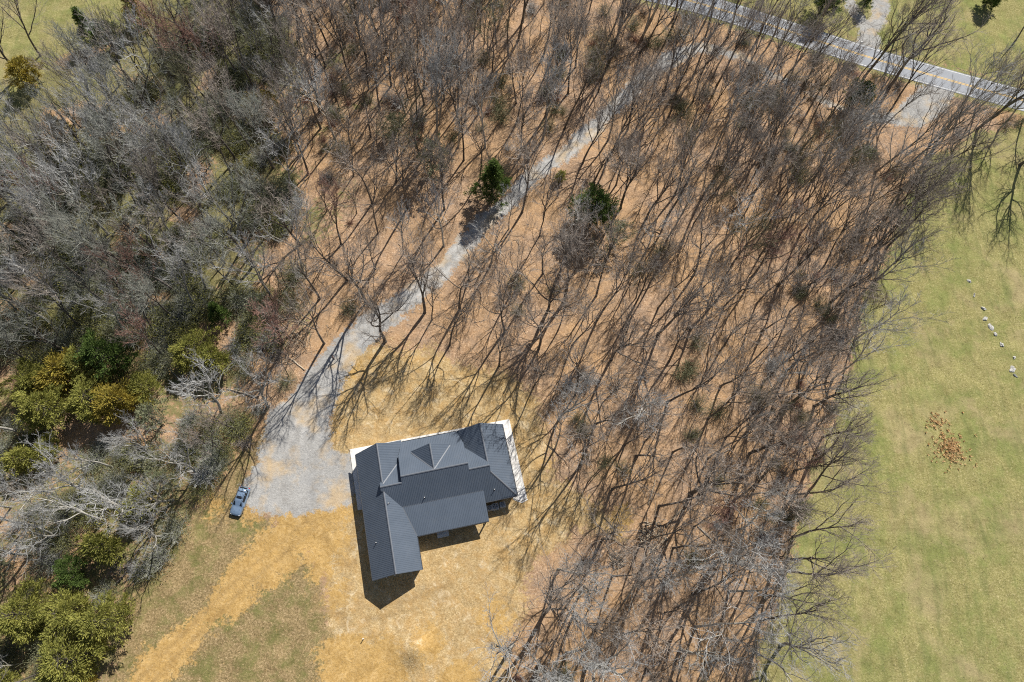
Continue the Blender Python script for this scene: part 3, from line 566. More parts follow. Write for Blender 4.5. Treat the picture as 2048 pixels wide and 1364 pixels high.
def patch(i, j0, j1, mat, name, off, s0=0.06, s1=0.94, t0=0.06, t1=0.94, i2=None, th=0.012):
    """a panel lying on the body between stations i and i2 and section points j0..j1, proud by off"""
    i2 = i2 or i + 1; q = [lerp3(SEC[i][j0], SEC[i2][j0], s0), lerp3(SEC[i][j0], SEC[i2][j0], s1), lerp3(SEC[i][j1], SEC[i2][j1], s1), lerp3(SEC[i][j1], SEC[i2][j1], s0)]
    q = [lerp3(q[0], q[3], t0), lerp3(q[1], q[2], t0), lerp3(q[1], q[2], t1), lerp3(q[0], q[3], t1)]
    V = [Vector(p) for p in q]; n = (V[1] - V[0]).cross(V[3] - V[0]).normalized()
    c_ = (V[0] + V[2]) / 2
    if n.dot(Vector((c_.x, c_.y, c_.z - 0.6))) < 0: n = -n
    top = [p + n * off for p in V]; bot = [p + n * (off - th - 0.02) for p in V]
    return MB().add(top + bot, [(0, 1, 2, 3), (7, 6, 5, 4), (0, 4, 5, 1), (1, 5, 6, 2), (2, 6, 7, 3), (3, 7, 4, 0)]).build(name, mat, car)
L_, R_ = 4, ns - 5
patch(5, 5, ns - 6, M_GLASS, 'windscreen', 0.03, 0.04, 0.95, 0.02, 0.98)
patch(10, 5, ns - 6, M_GLASS, 'rear_window', 0.03, 0.06, 0.85, 0.05, 0.95)
for (i_, i2_) in ((6, 8), (8, 10)):
    patch(i_, L_, 5, M_GLASS, 'side_window', 0.012, 0.03, 0.96, 0.08, 0.9, i2_); patch(i_, R_, ns - 6, M_GLASS, 'side_window', 0.012, 0.03, 0.96, 0.08, 0.9, i2_)
patch(7, 6, ns - 7, M_GLASS, 'sunroof', 0.045, 0.05, 0.62, 0.14, 0.86)
for s_ in (-1, 1):
    MB().cyl((0.0, s_ * 0.56, 1.73), (-1.7, s_ * 0.53, 1.72), 0.022, n=8).build('roof_rail', M_BLK, car)
    MB().box(0.55, 0.75, min(s_ * 0.95, s_ * 1.12), max(s_ * 0.95, s_ * 1.12), 1.0, 1.14, 0.03).build('mirror', m_paint, car)
    MB().box(2.05, 2.24, min(s_ * 0.52, s_ * 0.80), max(s_ * 0.52, s_ * 0.80), 0.68, 0.82, 0.03).build('headlight', M_LAMP, car)
    MB().box(-2.26, -2.10, min(s_ * 0.62, s_ * 0.87), max(s_ * 0.62, s_ * 0.87), 0.92, 1.09, 0.02).build('tail_light', M_RED, car)
for x_ in (-0.45, -1.45): MB().box(x_ - 0.04, x_ + 0.04, -0.56, 0.56, 1.745, 1.775).build('roof_bar', M_BLK, car)
MB().box(2.2, 2.34, -0.62, 0.62, 0.30, 0.56, 0.03).build('bumper', M_BLK, car); MB().box(-2.36, -2.2, -0.70, 0.70, 0.32, 0.58, 0.03).build('bumper', M_BLK, car)  # black on the front bumper stands in for shade on the car's nose
for x_ in (1.42, -1.38):
    for s_ in (-1, 1):
        wl = MB().cyl((x_, s_ * 0.72, 0.34), (x_, s_ * 0.95, 0.34), 0.34, n=24).build('wheel', M_TYRE, car)
        MB().cyl((x_, s_ * 0.945, 0.34), (x_, s_ * 0.965, 0.34), 0.22, n=20).build('rim', M_RIM, wl)

# ------------------------------------------------------------------ person on the drive
def skin_obj(name, pts, edges, radii, mat, parent, sub=2, root=0):
    me = bpy.data.meshes.new(name); me.from_pydata(pts, edges, []); me.materials.append(mat)
    o = bpy.data.objects.new(name, me); COL.objects.link(o); o.parent = parent
    sk = o.modifiers.new('skin', 'SKIN'); sd = o.modifiers.new('sub', 'SUBSURF'); sd.levels = sub; sd.render_levels = sub
    for i, r in enumerate(radii): me.skin_vertices[0].data[i].radius = (r, r) if not isinstance(r, tuple) else r; me.skin_vertices[0].data[i].use_root = (i == root)
    return o
M_SKIN = basic('skin', (0.50, 0.30, 0.21), 0.6); M_JACKET = basic('light_grey_jacket', (0.55, 0.55, 0.56), 0.85); M_TROUS = basic('dark_trousers', (0.035, 0.04, 0.055), 0.85); M_HAIR = basic('dark_hair', (0.02, 0.015, 0.012), 0.6)
pp = G(667, 717); person = empty('person', (pp[0], pp[1], H1(*pp) + 0.01), math.radians(-60))
tag(person, 'person in a light jacket and dark trousers standing on the gravel drive', 'person')
pts = [(0, 0, 0.95), (0, 0, 1.15), (0.01, 0, 1.38), (0.01, 0, 1.50), (0.03, 0, 1.58), (0.05, 0, 1.68), (0.04, 0, 1.76)]; rad = [(0.13, 0.1), (0.13, 0.095), (0.15, 0.1), 0.055, 0.06, 0.095, 0.07]; ed = [(i, i + 1) for i in range(6)]
for s_ in (-1, 1):
    n = len(pts); pts += [(0.0, s_ * 0.1, 0.88), (0.01, s_ * 0.105, 0.50), (-0.01, s_ * 0.11, 0.09), (0.13, s_ * 0.125, 0.04)]; rad += [0.09, 0.06, 0.042, 0.035]; ed += [(0, n), (n, n + 1), (n + 1, n + 2), (n + 2, n + 3)]
    n = len(pts); pts += [(0.0, s_ * 0.19, 1.42), (-0.02, s_ * 0.24, 1.14), (0.22, s_ * 0.13, 1.10), (0.28, s_ * 0.11, 1.10)]; rad += [0.06, 0.045, 0.03, (0.035, 0.018)]; ed += [(2, n), (n, n + 1), (n + 1, n + 2), (n + 2, n + 3)]
    hnd = n + 3
    for q in range(4):
        k = len(pts); L = (0.075, 0.085, 0.08, 0.06)[q]; y0 = s_ * (0.135 - 0.019 * q)
        pts += [(0.31, y0, 1.105), (0.31 + L * 0.6, y0 - s_ * 0.01, 1.10), (0.31 + L * 0.75, y0 - s_ * 0.02, 1.07)]; rad += [0.010, 0.009, 0.008]; ed += [(hnd, k), (k, k + 1), (k + 1, k + 2)]
    k = len(pts); pts += [(0.27, s_ * 0.08, 1.125), (0.31, s_ * 0.06, 1.135)]; rad += [0.012, 0.010]; ed += [(hnd, k), (k, k + 1)]
skin_obj('body', pts, ed, rad, M_SKIN, person)
jp = [(0, 0, 0.90), (0, 0, 1.15), (0.01, 0, 1.38), (0.01, 0, 1.50)]; jr = [(0.16, 0.13), (0.155, 0.12), (0.175, 0.125), 0.075]; je = [(0, 1), (1, 2), (2, 3)]
for s_ in (-1, 1): n = len(jp); jp += [(0.0, s_ * 0.2, 1.42), (-0.02, s_ * 0.245, 1.14), (0.20, s_ * 0.145, 1.10)]; jr += [0.078, 0.062, 0.048]; je += [(2, n), (n, n + 1), (n + 1, n + 2)]
skin_obj('jacket', jp, je, jr, M_JACKET, person)
tp = [(0, 0, 0.96)]; tr_ = [(0.15, 0.12)]; te = []
for s_ in (-1, 1): n = len(tp); tp += [(0.0, s_ * 0.1, 0.86), (0.01, s_ * 0.105, 0.50), (-0.01, s_ * 0.11, 0.08)]; tr_ += [0.105, 0.078, 0.065]; te += [(0, n), (n, n + 1), (n + 1, n + 2)]
skin_obj('trousers', tp, te, tr_, M_TROUS, person)
bm = bmesh.new(); bmesh.ops.create_uvsphere(bm, u_segments=20, v_segments=14, radius=0.115)
for v_ in bm.verts: v_.co = Vector((v_.co.x * 1.05 + 0.025, v_.co.y * 0.9, max(v_.co.z * 1.05, -0.03 - 0.5 * (0.02 - v_.co.x if v_.co.x < 0.02 else 0)) + 1.74))
me = bpy.data.meshes.new('hair'); bm.to_mesh(me); bm.free(); me.materials.append(M_HAIR); o = bpy.data.objects.new('hair', me); COL.objects.link(o); o.parent = person
MB().box(0.14, 0.165, -0.02, 0.02, 1.665, 1.70, 0.006).build('nose', M_SKIN, person)
for s_ in (-1, 1):
    MB().box(-0.06, 0.20, s_ * 0.12 - 0.05, s_ * 0.12 + 0.05, -0.005, 0.09, 0.025).build('shoe', M_BLK, person)
    MB().box(0.128, 0.142, s_ * 0.035 - 0.012, s_ * 0.035 + 0.012, 1.705, 1.717).build('eye', M_BLK, person)
ct = MB().box(0.30, 0.40, -0.10, 0.10, 1.03, 1.075, 0.012).build('drone_controller', M_BLK); ct.location = person.location; ct.rotation_euler = person.rotation_euler
tag(ct, 'small dark remote controller held by the person on the drive', 'remote control')
for s_ in (-1, 1): MB().cyl((0.40, s_ * 0.07, 1.06), (0.50, s_ * 0.075, 1.10), 0.006, n=6).build('antenna', M_BLK, ct)

# ------------------------------------------------------------------ small things on the ground
def at(px, py): p = G(px, py); return (p[0], p[1], H1(*p))
sp = empty('cleanout_pipe', at(727.5, 1277)); tag(sp, 'short white upright pipe standing in a bare leafy patch below the house', 'pipe')
MB().cyl((0, 0, -0.1), (0, 0, 0.75), 0.07, n=16).build('pipe', M_PVC, sp); MB().cyl((0, 0, 0.75), (0, 0, 0.82), 0.085, n=16).build('pipe_cap', M_PVC, sp)
mbx = empty('mailbox', at(1718, 92), 0.3); tag(mbx, 'white mailbox post beside the forked gravel lane', 'mailbox')
MB().box(-0.06, 0.06, -0.06, 0.06, -0.2, 1.1).build('post', M_WHITE, mbx); MB().box(-0.25, 0.25, -0.1, 0.1, 1.1, 1.33, 0.03).build('box', M_WHITE, mbx)
mk = empty('marker_post', at(1890, 212)); tag(mk, 'thin white marker post at the edge of the gravel pull-out', 'marker post')
MB().cyl((0, 0, -0.2), (0, 0, 1.1), 0.06, 0.05, n=10).build('post', M_PVC, mk); MB().cyl((0, 0, 1.1), (0, 0, 1.14), 0.065, n=10).build('post_cap', M_PVC, mk)

M_ROCK = basic('pale_limestone', (0.48, 0.47, 0.44), 0.9, var=0.25, scale=2.0, bmp=0.03)
def rock(seed, sx, sy, sz):
    rng = random.Random(seed); bm = bmesh.new(); bmesh.ops.create_icosphere(bm, subdivisions=3, radius=1)
    off = rng.random() * 50
    for v_ in bm.verts:
        c_ = v_.co; n_ = fbm(np.array([c_.x * 2 + off + c_.z]), np.array([c_.y * 2 - c_.z * 1.7]), 1.0, 3, seed)[0]
        q = 0.35 + 1.25 * n_; v_.co = Vector((c_.x * sx * q, c_.y * sy * q, max(c_.z, -0.4) * sz * q))
    me = bpy.data.meshes.new('rock'); bm.to_mesh(me); bm.free(); me.materials.append(M_ROCK); return me
for k, (px, py, a, bb, lb) in enumerate([(1939.5, 562, 0.5, 0.35, 'topmost pale rock in the pasture, small and flat'), (1949, 590, 0.4, 0.22, 'low tan rock, second from the top of the line in the pasture'), (1967, 616, 0.55, 0.3, 'pale rock just above the tan grassy stone in the pasture line'), (1971, 637, 0.5, 0.35, 'tan rock half sunk in grass above the brightest rock'), (1982, 654, 0.7, 0.45, 'brightest broad white rock in the middle of the pasture line'), (1991, 668, 0.35, 0.4, 'white oval rock touching the broad white rock from below'), (2003, 690, 0.5, 0.4, 'greyish rock beside a bare pinkish patch in the pasture'), (2027, 716, 0.25, 0.35, 'small upright pale rock between the greyish and the wedge-shaped rock'), (2022, 740, 0.7, 0.5, 'large wedge-shaped white rock, lowest big one in the pasture'), (2029, 752, 0.5, 0.2, 'thin pale rock edge just below the wedge-shaped rock')]):
    o = bpy.data.objects.new('rock', rock(k + 5, a, bb, 0.28)); COL.objects.link(o); x_, y_, z_ = at(px, py); o.location = (x_, y_, z_ - 0.02); o.rotation_euler = (0.1, 0.1, k * 1.3)
    tag(o, lb, 'rock', 'pale rocks in the pasture')

# ------------------------------------------------------------------ trees
def tube(pts, rad, k, V, F, cap_end=False):
    """sweep a k-sided ring along pts"""
    n0 = len(V); prev = None
    for i, p in enumerate(pts):
        d = (pts[min(i + 1, len(pts) - 1)] - pts[max(i - 1, 0)]); L = math.sqrt(d.dot(d)) or 1e-6; d = d / L
        if prev is None: a = np.cross(d, [0.3, 0.5, 0.81])
        else: a = prev - d * prev.dot(d)
        a = a / (math.sqrt(a.dot(a)) or 1e-6); prev = a; b_ = np.cross(d, a)
        for j in range(k):
            t = 2 * math.pi * j / k; q = p + (a * math.cos(t) + b_ * math.sin(t)) * rad[i]; V.append((q[0], q[1], q[2]))
    for i in range(len(pts) - 1):
        for j in range(k): a0 = n0 + i * k + j; a1 = n0 + i * k + (j + 1) % k; F.append((a0, a1, a1 + k, a0 + k))
def gen_tree(seed, H, fork, nlimb, limb_ang, r0, crooked=0.10, lean=0.0, twigs=3, multi=1, dens=1.0, up=0.13, lenf=0.62):
    rng = random.Random(seed); T = ([], []); C = ([], [])
    def rv(): return np.array([rng.gauss(0, 1), rng.gauss(0, 1), rng.gauss(0, 1)])
    def unit(v_): return v_ / math.sqrt(v_.dot(v_))
    def side(d, ang, az):
        a = unit(np.cross(d, [0.31, 0.17, 0.93] if abs(d[2]) < 0.9 else [1, 0.2, 0])); b_ = np.cross(d, a)
        return unit(d * math.cos(ang) + (a * math.cos(az) + b_ * math.sin(az)) * math.sin(ang))
    def branch(p, d, L, r, lev):
        n = (9, 7, 5, 3, 2)[lev]; pts = [p]; rad = [r]; end = (0.30, 0.32, 0.35, 0.45, 0.5)[lev]
        cr = crooked * (0.5, 1.1, 1.6, 1.7, 1.5)[lev]
        for i in range(n):
            d = unit(d + rv() * cr + np.array([0, 0, up if lev else 0.04]))
            p = p + d * L / n; pts.append(p); t = (i + 1) / n; rad.append(max(r * (1 - t * (1 - end)), 0.009))
        V, F = T if lev <= 1 else C
        tube(pts, rad, (8, 5, 3, 3, 3)[lev], V, F)
        if lev == 4: return
        if lev == 0: ks = nlimb; t0 = fork
        elif lev == 1: ks = int(6 * dens); t0 = 0.22
        elif lev == 2: ks = int(5 * dens); t0 = 0.15
        else: ks = twigs; t0 = 0.1
        az = rng.random() * 6.28
        for c_ in range(ks):
            t = t0 + (1 - t0) * ((c_ + rng.random() * 0.8) / ks); fi = t * n; i = min(int(fi), n - 1); q = pts[i] + (pts[i + 1] - pts[i]) * (fi - i)
            dd = unit(pts[i + 1] - pts[i]); az += 2.4 + rng.gauss(0, 0.4)
            ang = math.radians(rng.uniform(*limb_ang) if lev == 0 else rng.uniform(20, 46))
            rr = (rad[i] * (1 - (fi - i)) + rad[i + 1] * (fi - i)) * (0.74, 0.62, 0.6, 0.65)[lev]
            LL = L * (lenf * (1.12 - 0.62 * (t - t0) / (1 - t0 + 1e-6)) if lev == 0 else (0.46, 0.46, 0.55)[lev - 1] * (1.15 - 0.5 * t)) * rng.uniform(0.75, 1.2)
            branch(q, side(dd, ang, az), LL, max(rr, (0.08, 0.042, 0.019, 0.0105)[lev]), lev + 1)
        if lev in (1, 2, 3): branch(pts[-1], d, L * 0.3, rad[-1], lev + 1 if lev < 4 else 4)
    for m_ in range(multi):
        az = rng.random() * 6.28 + m_ * 2.1; l_ = lean if multi == 1 else 0.16
        d0 = unit(np.array([math.cos(az) * l_, math.sin(az) * l_, 1.0]))
        # root flare
        tube([np.array([0.0, 0, -0.4]) + np.array([math.cos(az), math.sin(az), 0]) * 0.1 * (multi > 1), np.array([math.cos(az) * 0.1 * (multi > 1), math.sin(az) * 0.1 * (multi > 1), 0.35])], [r0 * 1.7, r0 * 1.02], 8, *T)
        branch(np.array([math.cos(az) * 0.1 * (multi > 1), math.sin(az) * 0.1 * (multi > 1), 0.3]), d0, H * (0.86 if m_ == 0 else 0.75), r0 * (1 if m_ == 0 else 0.8), 0)
    return T, C
def mk_mesh(name, VF, mat):
    V, F = VF; me = bpy.data.meshes.new(name); me.from_pydata(V, [], F); me.update(); me.materials.append(mat)
    me.polygons.foreach_set('use_smooth', [True] * len(me.polygons)); return me
VAR = []   # (trunk mesh, crown mesh)
SPECS = [
    dict(H=18, fork=0.42, nlimb=7, limb_ang=(18, 36), r0=0.20),
    dict(H=19, fork=0.50, nlimb=6, limb_ang=(16, 32), r0=0.19, lean=0.06),
    dict(H=17, fork=0.35, nlimb=8, limb_ang=(22, 44), r0=0.21),
    dict(H=20, fork=0.48, nlimb=7, limb_ang=(16, 34), r0=0.23, multi=2),
    dict(H=16, fork=0.40, nlimb=7, limb_ang=(24, 46), r0=0.17, lean=0.10),
    dict(H=18, fork=0.55, nlimb=6, limb_ang=(20, 38), r0=0.18),
    dict(H=17, fork=0.30, nlimb=9, limb_ang=(28, 55), r0=0.26, crooked=0.14, lenf=0.66),
    dict(H=15, fork=0.26, nlimb=9, limb_ang=(30, 60), r0=0.24, crooked=0.17, lenf=0.72),
    dict(H=19, fork=0.45, nlimb=8, limb_ang=(18, 36), r0=0.20, dens=1.2),
    dict(H=14, fork=0.40, nlimb=6, limb_ang=(18, 36), r0=0.12),
    dict(H=12, fork=0.35, nlimb=6, limb_ang=(20, 40), r0=0.09, lean=0.12),
]
for k, s_ in enumerate(SPECS):
    s_['r0'] *= 1.12; T, C = gen_tree(100 + k, **s_); VAR.append((mk_mesh('trunk', T, M_BARK), mk_mesh('crown', C, M_TWIG)))
HV = [s_['H'] for s_ in SPECS]

protos = {}
def place_tree(var, x, y, sc, rz, tilt, bark, twig, label, cat, group, name='bare_tree'):
    root = bpy.data.objects.new(name, None); COL.objects.link(root); root.location = (x, y, H1(x, y) - 0.05); root.rotation_euler = (tilt[0], tilt[1], rz); root.scale = (sc, sc, sc); root.empty_display_size = 0.5
    tag(root, label, cat, group)
    if var not in protos:
        a = bpy.data.objects.new('trunk', VAR[var][0]); b_ = bpy.data.objects.new('crown', VAR[var][1]); protos[var] = (a, b_)
        pr_ = (a, b_)
    else: pr_ = tuple(o_.copy() for o_ in protos[var])
    for o_, m_ in zip(pr_, (bark, twig)):
        COL.objects.link(o_); o_.parent = root; o_.material_slots[0].link = 'OBJECT'; o_.material_slots[0].material = m_
    return root

rng = random.Random(7)
# hero trees whose foot can be seen: px, py, variant, scale, rotation, pale?, label
HERO = [
    (849, 626, 3, 0.95, 1.0, 0, 'bare tree whose foot stands just right of the drive, twin shadows across the straw'),
    (770, 683, 6, 1.05, 2.2, 0, 'forked bare tree at the edge of the yard where the drive bends, nearest the gravel'),
    (732, 605, 2, 1.20, 0.5, 0, 'stout dark tree left of the drive throwing a long shadow down the gravel'),
    (640, 598, 1, 0.95, 1.2, 0, 'leaning bare tree above the brush pile left of the drive'),
    (1019, 594, 1, 0.85, 3.0, 0, 'slim bare tree between the drive and the yard, alone in open leaf litter'),
    (864, 640, 9, 1.05, 4.2, 0, 'thin curving young tree just right of the twin-trunked tree by the drive'),
    (1085, 644, 6, 1.10, 5.0, 0, 'broad bare tree at the upper right corner of the straw yard'),
    (937, 560, 4, 0.85, 0.2, 0, 'small bare tree beside the drive right of the grey thicket'),
    (1160, 930, 1, 0.95, 0.0, 0, 'tall dark tree right of the house with the longest trunk shadow'),
    (1118, 838, 2, 0.95, 2.0, 1, 'pale-topped tree nearest the upper right corner of the concrete walk'),
    (1272, 912, 4, 1.00, 5.6, 0, 'bare tree forking low in the open litter right of the house'),
    (1250, 890, 9, 1.00, 3.3, 0, 'slender tree close behind the low-forking tree right of the house'),
    (1381, 987, 6, 1.15, 5.9, 0, 'massive rough-barked tree leaning right above the fallen timber'),
    (1345, 905, 5, 0.90, 2.7, 0, 'straight bare tree midway between the house and the pasture'),
    (1415, 838, 1, 0.95, 5.5, 0, 'tall tree bending right at mid height, upper right of the house'),
    (1116, 1139, 2, 0.90, 1.6, 1, 'pale bare tree below right of the house with a fan-shaped shadow'),
    (1431, 1125, 7, 1.25, 5.8, 1, 'gnarled pale-limbed tree reaching over the pasture edge at lower right'),
    (1171, 1335, 7, 1.20, 2.9, 1, 'spreading silver-limbed tree at the bottom edge right of the mound'),
    (1190, 850, 0, 0.90, 2.0, 0, 'bare tree in the first row of the wood right of the concrete walk'),
    (1150, 790, 5, 0.90, 0.7, 0, 'straight young tree just inside the wood above right of the house'),
    (1475, 1060, 2, 1.0, 4.4, 1, 'greyish tree right of the fallen timber and above the gnarled tree'),
    (1330, 1165, 0, 0.85, 4.0, 1, 'grey bare tree below the fallen timber'),
    (1250, 1200, 4, 0.85, 2.1, 1, 'low grey tree with fine twigs beyond the lower right of the yard'),
    (1560, 1290, 7, 1.10, 5.5, 1, 'silver-limbed tree at the pasture edge near the bottom'),
    (1360, 1300, 6, 0.95, 3.5, 1, 'wide grey tree at the bottom of the wood, left of the pasture'),
    (2040, 330, 7, 1.25, 0.4, 0, 'dark spreading tree standing in the pasture at the right edge'),
    (1778, 175, 6, 1.30, 0.9, 0, 'large open-crowned tree beside the paved road left of the pull-out'),
    (1790, 80, 2, 0.95, 0.6, 0, 'bare tree alone in the field between the forked lane and the road'),
    (2028, 85, 4, 0.9, 2.8, 0, 'small leaning tree in the field at the top right corner'),
    (475, 860, 9, 1.0, 1.9, 0, 'thin bent tree at the edge of the wood above the parked car'),
    (455, 905, 10, 0.9, 2.9, 0, 'small leafless tree bending left beside the pale stump'),
    (262, 1022, 7, 0.92, 2.4, 1, 'broad pale tree in the thicket left of the car, trunk leaning away'),
    (345, 1000, 7, 0.80, 0.9, 1, 'pale spreading tree nearest the car inside the thicket'),
    (180, 985, 6, 0.85, 4.1, 1, 'many-limbed pale tree in the middle of the lower left thicket'),
    (395, 945, 6, 0.75, 5.2, 1, 'grey fan-crowned tree at the thicket rim above the car'),
    (300, 915, 7, 0.75, 3.3, 1, 'silvery tree between the cedar row and the car'),
    (135, 1065, 7, 0.85, 1.2, 1, 'white-limbed tree above the bottom left cedars'),
    (105, 985, 2, 0.80, 0.3, 1, 'greyish tree right of the far left bright cedar'),
    (225, 935, 2, 0.78, 5.7, 1, 'upright pale tree just below the cedar row'),
    (330, 1075, 6, 0.72, 2.8, 1, 'low pale tree at the thicket rim below the car'),
    (60, 1110, 6, 0.80, 3.9, 1, 'pale tree at the left edge above the bottom left cedars'),
    (40, 150, 6, 0.9, 2.3, 0, 'dark bare tree at the top left edge leaning out over the pale meadow'),
    (80, 110, 2, 0.9, 2.6, 0, 'open bare tree standing in the meadow edge at top left'),
]
DR = DRIVE; used = []
for px, py, var, sc, rz, pale, lb in HERO:
    x, y = G(px, py); used.append((x, y, 3.6))
    place_tree(var, x, y, sc, rz, (rng.gauss(0, 0.02), rng.gauss(0, 0.02)), M_BARKP if pale else M_BARK, M_TWIGP if pale else M_TWIG, lb, 'tree', 'bare trees with their feet in view')

def blocked(x, y, margin=0.0):
    if d_line(np.array([x]), np.array([y]), DRIVE[6:], DRIVE_W[6:])[0] > (-2.3 if y > 75 else -1.0) - margin: return True
    for Pn, mg in ((APRON, 1.0), (PULLOUT, 1.0), (PULL_CLEAR, 0.0), (LAWN, 0.5), (WEEDS, 1.0), (FIELD_R, -0.3), (FIELD_TL, 12.0)):
        if d_poly(np.array([x]), np.array([y]), Pn)[0] > -mg - margin: return True
    if d_line(np.array([x]), np.array([y]), ROAD, [ROAD_HW + 1.2] * len(ROAD))[0] > -margin: return True
    if d_poly(np.array([x]), np.array([y]), HOUSE_RECT)[0] > -3: return True
    return False
def spacing(px, py):
    q_ = G(px, py); px += (fbm(np.array([q_[0]]), np.array([q_[1]]), 18, 3, 91)[0] - 0.5) * 420
    if 560 <= px < 1000 and py < 300: return 3.9
    if px > 1400 and py > 300 and d_poly(*[np.array([q]) for q in G(px, py)], FIELD_R)[0] > -7.5: return 3.5
    if px < 560 and py < 600: return 3.6
    if px < 560: return 4.1
    if px > 1250 and py < 330: return 4.1
    if px > 1480: return 4.5
    if py > 1080: return 4.4
    if 560 <= px < 1100 and py > 380: return 6.4
    if py > 700: return 5.8
    return 5.35
cand = []; rng2 = random.Random(21)
cell = {}
def near(x, y, r):
    ci, cj = int(x // 6), int(y // 6)
    for a in range(ci - 1, ci + 2):
        for c_ in range(cj - 1, cj + 2):
            for (u_, v_, rr) in cell.get((a, c_), ()):
                if (u_ - x) ** 2 + (v_ - y) ** 2 < (0.5 * (r + rr)) ** 2: return True
    return False
def put(x, y, r): cell.setdefault((int(x // 6), int(y // 6)), []).append((x, y, r))
CED = [  # foot pixel, variant, scale, colour, label
    (984, 398, 0, 1.22, 'D', 'tall dark green cone-shaped cedar beside the middle of the drive'),
    (1180, 450, 1, 1.22, 'D', 'round dark green cedar right of the drive, alone in brown litter'),
    (1226, 490, 5, 1.00, 'G', 'faint grey-green cedar just below right of the round dark one'),
    (238, 728, 1, 1.15, 'D', 'dark green cedar with exposed forked trunk in the left wood'),
    (395, 720, 2, 0.95, 'Y', 'bright yellow-green cedar half hidden by bare branches, above the thicket'),
    (450, 640, 3, 0.75, 'D', 'shadowy cedar over the tangled brush left of the drive'),
    (150, 760, 4, 1.50, 'O', 'bronze-tipped cedar at the upper left of the cedar row'),
    (120, 830, 1, 1.12, 'Y', 'yellow-green cedar at the left end of the cedar row'),
    (205, 815, 2, 1.06, 'Y', 'broad olive cedar in the middle of the cedar row'),
    (265, 820, 1, 1.06, 'O', 'golden bronze cedar at the middle right of the cedar row'),
    (325, 850, 5, 1.00, 'G', 'grey-green cedar at the right end of the cedar row'),
    (65, 925, 4, 1.15, 'Y', 'small bright green cedar at the far left edge of the lower thicket'),
    (110, 905, 4, 0.90, 'Y', 'low green cedar right of the far left bright one'),
    (90, 775, 2, 0.95, 'Y', 'spreading olive cedar behind the left end of the cedar row'),
    (185, 745, 1, 0.90, 'Y', 'tall olive cedar behind the middle of the cedar row'),
    (300, 790, 1, 0.80, 'Y', 'yellow-green cedar behind the right end of the cedar row'),
    (440, 735, 4, 1.20, 'Y', 'low yellow-green cedar beside the bright one above the thicket'),
    (300, 1010, 4, 1.20, 'Y', 'olive cedar poking through pale branches left of the car'),
    (225, 1095, 4, 1.25, 'Y', 'ragged green cedar above the dark round cedar, lower left'),
    (165, 1150, 1, 0.75, 'D', 'dark green rounded cedar just above the big yellow-green clump'),
    (80, 1235, 2, 1.15, 'Y', 'spreading yellow-green cedar at the left of the bottom left clump'),
    (165, 1225, 2, 1.00, 'Y', 'yellow-green cedar at the top middle of the bottom left clump'),
    (235, 1240, 1, 1.10, 'Y', 'green cedar at the right of the bottom left clump beside the weedy ground'),
    (170, 1315, 2, 1.20, 'Y', 'largest spreading yellow-green cedar at the bottom left clump, lowest of it'),
    (30, 1375, 4, 1.20, 'Y', 'bright green cedar in the bottom left corner'),
    (180, 1375, 4, 1.10, 'O', 'orange-tinged cedar at the bottom edge left of the dirt track'),
    (20, 1130, 5, 0.90, 'G', 'dull green cedar at the left edge below the pale branches'),
    (345, 970, 5, 0.90, 'G', 'dim grey-green cedar under bare branches left of the car'),
    (190, 82, 0, 0.85, 'D', 'dark pointed cedar at the edge of the top left meadow'),
    (228, 95, 1, 0.85, 'D', 'rounder dark cedar right of the pointed one by the top left meadow'),
    (65, 172, 4, 1.30, 'O', 'low bronze-green cedar at the left edge of the meadow'),
    (285, 45, 3, 1.00, 'O', 'bronze cedar at the top edge right of the meadow'),
    (440, 95, 4, 1.10, 'D', 'small dark green cedar under bare crowns at upper left'),
    (140, 285, 3, 0.85, 'O', 'olive cedar sunk among bare crowns in the left wood'),
    (365, 235, 5, 0.85, 'G', 'dull olive cedar in the middle of the upper left wood'),
    (535, 235, 4, 1.30, 'O', 'small olive-gold cedar in the upper left wood, nearest the brown slope'),
    (420, 330, 5, 0.80, 'G', 'flat grey-green cedar below bare crowns over green ground'),
    (790, 275, 5, 0.90, 'G', 'grey-green cedar left of the drive, high in the brown wood'),
    (865, 345, 5, 1.30, 'G', 'faint grey-green cedar left of the tall cone-shaped cedar'),
    (1120, 362, 4, 0.50, 'Y', 'tiny bright green cedar at the right verge of the drive'),
    (1700, 210, 1, 0.90, 'D', 'dark green cedar near the paved road below the lane fork'),
    (1635, 30, 1, 1.10, 'D', 'dark cedar beyond the paved road at the top edge'),
    (1722, 20, 3, 0.60, 'D', 'dark blue-green cedar between the two gravel lanes'),
    (1970, 12, 4, 1.20, 'D', 'small dark cedar at the top edge of the right-hand field'),
    (1710, 330, 5, 0.80, 'G', 'dull green cedar under bare crowns below the pull-out'),
]
CPOS = [G(q_[0], q_[1]) for q_ in CED] + [G(q_[0], q_[1] + 48) for q_ in CED if q_[0] > 560] + [G(1150, 455), G(1160, 480), G(1195, 480), G(1130, 430)] + [G(q_[0], q_[1] + 20) for q_ in CED]
for q_ in CED:
    x, y = G(q_[0], q_[1]); put(x, y, 5.4); put(*(G(q_[0], q_[1] + 34)), 5.0)
    if q_[0] < 600 and q_[1] > 600: put(*(G(q_[0] + 62, q_[1] + 30)), 5.0)
    if q_[0] > 560 and 380 < q_[1] < 460: put(*(G(q_[0] - 8, q_[1] + 66)), 5.0)
for x, y, r in used: put(x, y, r)
LANE_CLEAR = [(930 + (a_ - 930) / k_, 1215 + (b_ - 1215) / k_) for a_, b_ in ((1700, 5), (1715, 30), (1735, 62), (1738, 85), (1765, 5), (1757, 38)) for k_ in (1.05, 1.09, 1.13)]
